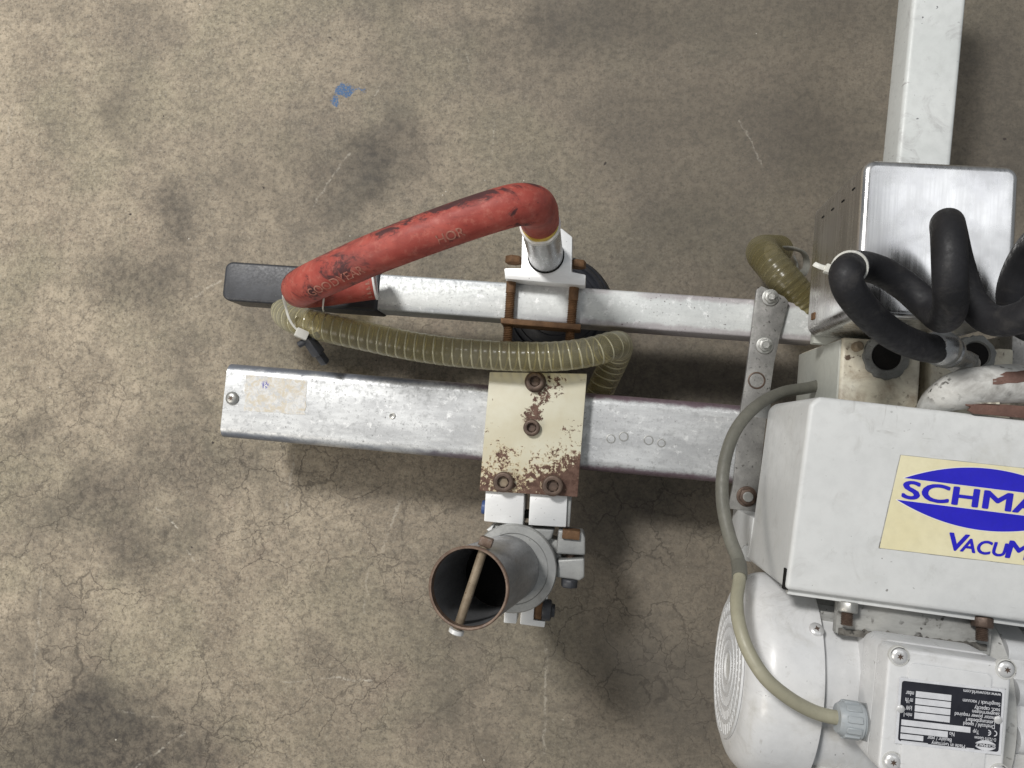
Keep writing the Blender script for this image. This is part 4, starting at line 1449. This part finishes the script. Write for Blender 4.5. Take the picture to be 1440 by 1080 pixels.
for body, xa, xb, off, hpx in (('GOODYEAR', 438, 519, .46, .0078), ('HOR', 621, 657, .46, .0082)):
    sa, sb = hose_s(xa), hose_s(xb)
    mb = MB()
    lettering(mb, body, lambda a, b, sa=sa, sb=sb, off=off, hpx=hpx: surface_on(rfr, sa + (sb - sa) * a, off * -1.0 + (b - .5) * hpx / RH, RH + .00025, camdir), bold=.012)
    build('lettering', mb, 'hose_print', red, smooth=False)
mb = MB()
e = rfr[-1]
mb.lathe(e[0] - e[1] * .0012, e[1], [(0, RH + .0006), (.0018, RH + .0008), (.0022, RH - .001), (.0022, RH - .0045), (-.004, RH - .005)], 40, cap0=False, cap1=True)
build('end_ring', mb, 'tape', red)
for k in range(5):                                                   # pale worn print dashes round the end
    mb = MB()
    a0 = .95 - .30 * k
    for u0, u1, v0, v1 in ((0, .12, 0, 1), (.12, .20, 0, .3 + .1 * (k % 3))):
        mb.bm.faces.new([mb.bm.verts.new(surface_on(rfr, tot - .0035 - .0038 * v, a0 - u, RH + .00025, camdir)) for u, v in ((u0, v0), (u1, v0), (u1, v1), (u0, v1))])
    build('print_mark', mb, 'hose_print', red, smooth=False)


def spiral_hose(name, pts, r, pitch, label, sfx=''):
    fr = spline(pts, .0010)
    m = MB()
    m.tube(fr, r, 30, cap=False, rfun=lambda d, i: r * (1 + .016 * math.cos(2 * math.pi * d / pitch)))
    o = build(name, m, 'clear' + sfx, sharp=80)
    tag(o, label, 'hose')
    L = fr[-1][4]
    m = MB()
    n_ = int(L / pitch * 26)
    coil = []
    for i in range(n_):
        s = L * i / n_
        k = min(int(s / L * (len(fr) - 1)), len(fr) - 2)
        f = s / L * (len(fr) - 1) - k
        c = fr[k][0].lerp(fr[k + 1][0], f)
        u = fr[k][2].lerp(fr[k + 1][2], f).normalized()
        v = fr[k][3].lerp(fr[k + 1][3], f).normalized()
        a = 2 * math.pi * s / pitch
        coil.append((c, fr[k][1], u * math.cos(a) + v * math.sin(a)))
    rings = []
    for (c, t, d) in coil:
        rings.append([m.bm.verts.new(c + d * (r - .0002 + .0009 * q0_) + t * (.00085 * q1_)) for q0_, q1_ in ((.55, 0), (0, 1), (-.6, 0), (0, -1))])
    m.skin(rings)
    build('spiral_rib', m, 'spiral' + sfx, o, sharp=70)
    return o, fr


ch, cfr = spiral_hose('clear_hose', [P(480, 400, .045), P(440, 410, .055), P(412, 425, .085), P(401, 438, .125), P(412, 448, .150), P(440, 456, .164), P(500, 470, .168), P(600, 490, .168),
                                     P(700, 500, .167), P(780, 501, .167), P(830, 495, .162), P(860, 487, .150), P(870, 488, .125), P(862, 510, .105), P(846, 545, .088), P(828, 600, .055), P(818, 640, .03)],
                      .0143, .0092, 'long yellowed clear hose with spiral ribs running above the cream clamp plate')
sh, sfr = spiral_hose('clear_hose', [P(1165, 455, .115), P(1130, 424, .118), P(1102, 392, .120), P(1080, 366, .108), P(1072, 355, .085), P(1078, 352, .055), P(1095, 352, .025)],
                      .0165, .0062, 'short yellowed clear hose curving out beside the stainless steel cover', '_old')
mb = MB()                                                            # cloudy plastic clip beside it
fr = spline([P(1104, 349, .10), P(1118, 350, .112), P(1129, 355, .112), P(1134, 366, .105), P(1132, 381, .10), P(1122, 386, .09), P(1121, 372, .085), P(1116, 360, .085)], .002)
mb.tube(fr, .003, 10, flat=(.0042, .0012))
build('hose_clip', mb, 'cloudy', sh)

# black coiled hose
RK = .0102
kfr = spline([P(1326, 491, .331), P(1298, 488, .343), P(1254, 469, .362), P(1216, 436, .382), P(1193, 404, .397), P(1189, 387, .400), P(1193, 379, .390), P(1199, 375, .374), P(1214, 374, .360), P(1242, 383, .351), P(1277, 406, .348),
              P(1307, 433, .354), P(1326, 447, .371), P(1336, 432, .392), P(1336, 390, .408), P(1334, 335, .405), P(1332, 315, .388), P(1336, 326, .366), P(1348, 375, .352), P(1366, 424, .354),
              P(1393, 449, .366), P(1424, 450, .380), P(1455, 435, .392), P(1486, 392, .398), P(1484, 345, .388), P(1460, 340, .366), P(1434, 378, .348), P(1424, 420, .338), P(1440, 455, .335), P(1480, 470, .345)], .0022)
mb = MB()
mb.tube(kfr, RK, 28)
blackh = build('coiled_hose', mb, 'black_rubber', sharp=80)
tag(blackh, 'thick black coiled rubber hose looping over the stainless steel cover', 'hose')

# grey cable
RG = .0048
gfr = spline([P(1165, 538, .165), P(1138, 545, .175), P(1100, 552, .195), P(1064, 571, .215), P(1034, 606, .232), P(1018, 655, .245), P(1016, 705, .256), P(1026, 755, .270), P(1038, 788, .284),
              P(1040, 812, .298), P(1036, 845, .318), P(1040, 880, .334), P(1052, 915, .343), P(1076, 953, .350), P(1110, 982, .350), P(1145, 1001, .346), P(1170, 1008, .344), P(1186, 1010, .344)], .0022)
mb = MB()
mb.tube(gfr, RG, 22)
cab = build('power_cable', mb, 'cable', sharp=80)
tag(cab, 'grey beige cable curving from the arms down over the white fan cowl', 'cable')
i = min(range(len(gfr)), key=lambda k: (gfr[k][0] - P(1039, 796, .289)).length)
mb = MB()
mb.tube(gfr[:i], RG + .0005, 22)
build('grey_sleeve', mb, 'sleeve', cab, sharp=80)
mb = MB()
mb.tube(gfr[i - 2:i + 6], RG + .0010, 22)
build('tape_wrap', mb, 'sleeve', cab, bevel=.0004)

# cable tie on the red and clear hoses
tfr = spline([P(399, 415, .235), P(402, 432, .190), P(407, 449, .182), P(417, 463, .176), P(430, 470, .168), P(446, 466, .150), P(456, 450, .148), P(454, 432, .178), P(455, 414, .205), P(450, 395, .19), P(425, 388, .17), P(405, 395, .18)], .002, loop=True)
mb = MB()
mb.tube(tfr, .002, 8, flat=(.0008, .0019), loop=True)
tie = build('cable_tie', mb, 'tie', sharp=80)
tag(tie, 'white cable tie looped round the red hose and the long clear hose', 'cable tie')
mb = MB()
a = P(416, 466, .178)
b = P(434, 474, .172)
mb.lathe(a, b - a, [(0, .0062), ((b - a).length * .9, .0062)], 4, ph=.785)
build('tie_head', mb, 'tie', tie, bevel=.001)

# black plug hanging from that tie
p0, p1 = P(431, 473, .170), P(458, 511, .150)
ax = (p1 - p0).normalized()
L_ = (p1 - p0).length
mb = MB()
mb.lathe(p0, ax, [(0, .0050), (.002, .0066), (L_ * .62, .0072), (L_ * .66, .0058)], 4, ph=.785 + .2)
plug = build('hose_plug', mb, 'black_plastic', bevel=.0008)
tag(plug, 'small black plastic plug hanging from the white cable tie', 'plug')
mb = MB()
mb.lathe(p0 + ax * L_ * .6, ax, [(0, .0052), (L_ * .36, .0052), (L_ * .4, .0042)], 4, ph=.785 + .2)
build('plug_tip', mb, 'black_plastic', plug, bevel=.0005)
mb = MB()
c = p0 + ax * .004
s_ = ax.cross(Vector((0, 0, 1))).normalized()
mb.cyl(c - s_ * .011, c + s_ * .0115, .0034, 12)
build('plug_wing', mb, 'black_plastic', plug, bevel=.0005)

# cable tie on the black hose
i = min(range(len(kfr)), key=lambda k: (kfr[k][0] - P(1195, 377, .384)).length)
c, t = kfr[i][0], kfr[i][1]
mb = MB()
mb.lathe(c, t, [(-.0019, RK + .0001), (-.0019, RK + .0013), (.0019, RK + .0013), (.0019, RK + .0001)], 40, cap0=False, cap1=False)
tie2 = build('cable_tie', mb, 'tie', sharp=60)
tag(tie2, 'white cable tie round the black coiled hose with its cut tail pointing away', 'cable tie')
h0 = P(1173, 381, c.z + .004)
h1 = P(1160, 377, c.z + .004)
mb = MB()
mb.lathe(h0, h1 - h0, [(0, .0040), ((h1 - h0).length, .0040)], 4, ph=.785)
build('tie_head', mb, 'tie', tie2, bevel=.0006)
mb = MB()
fr = spline([h0, h1, P(1151, 374, c.z + .004), P(1145, 371, c.z + .002)], .002)
mb.tube(fr, .002, 8, flat=(.0006, .0017))
build('tie_tail', mb, 'tie', tie2)
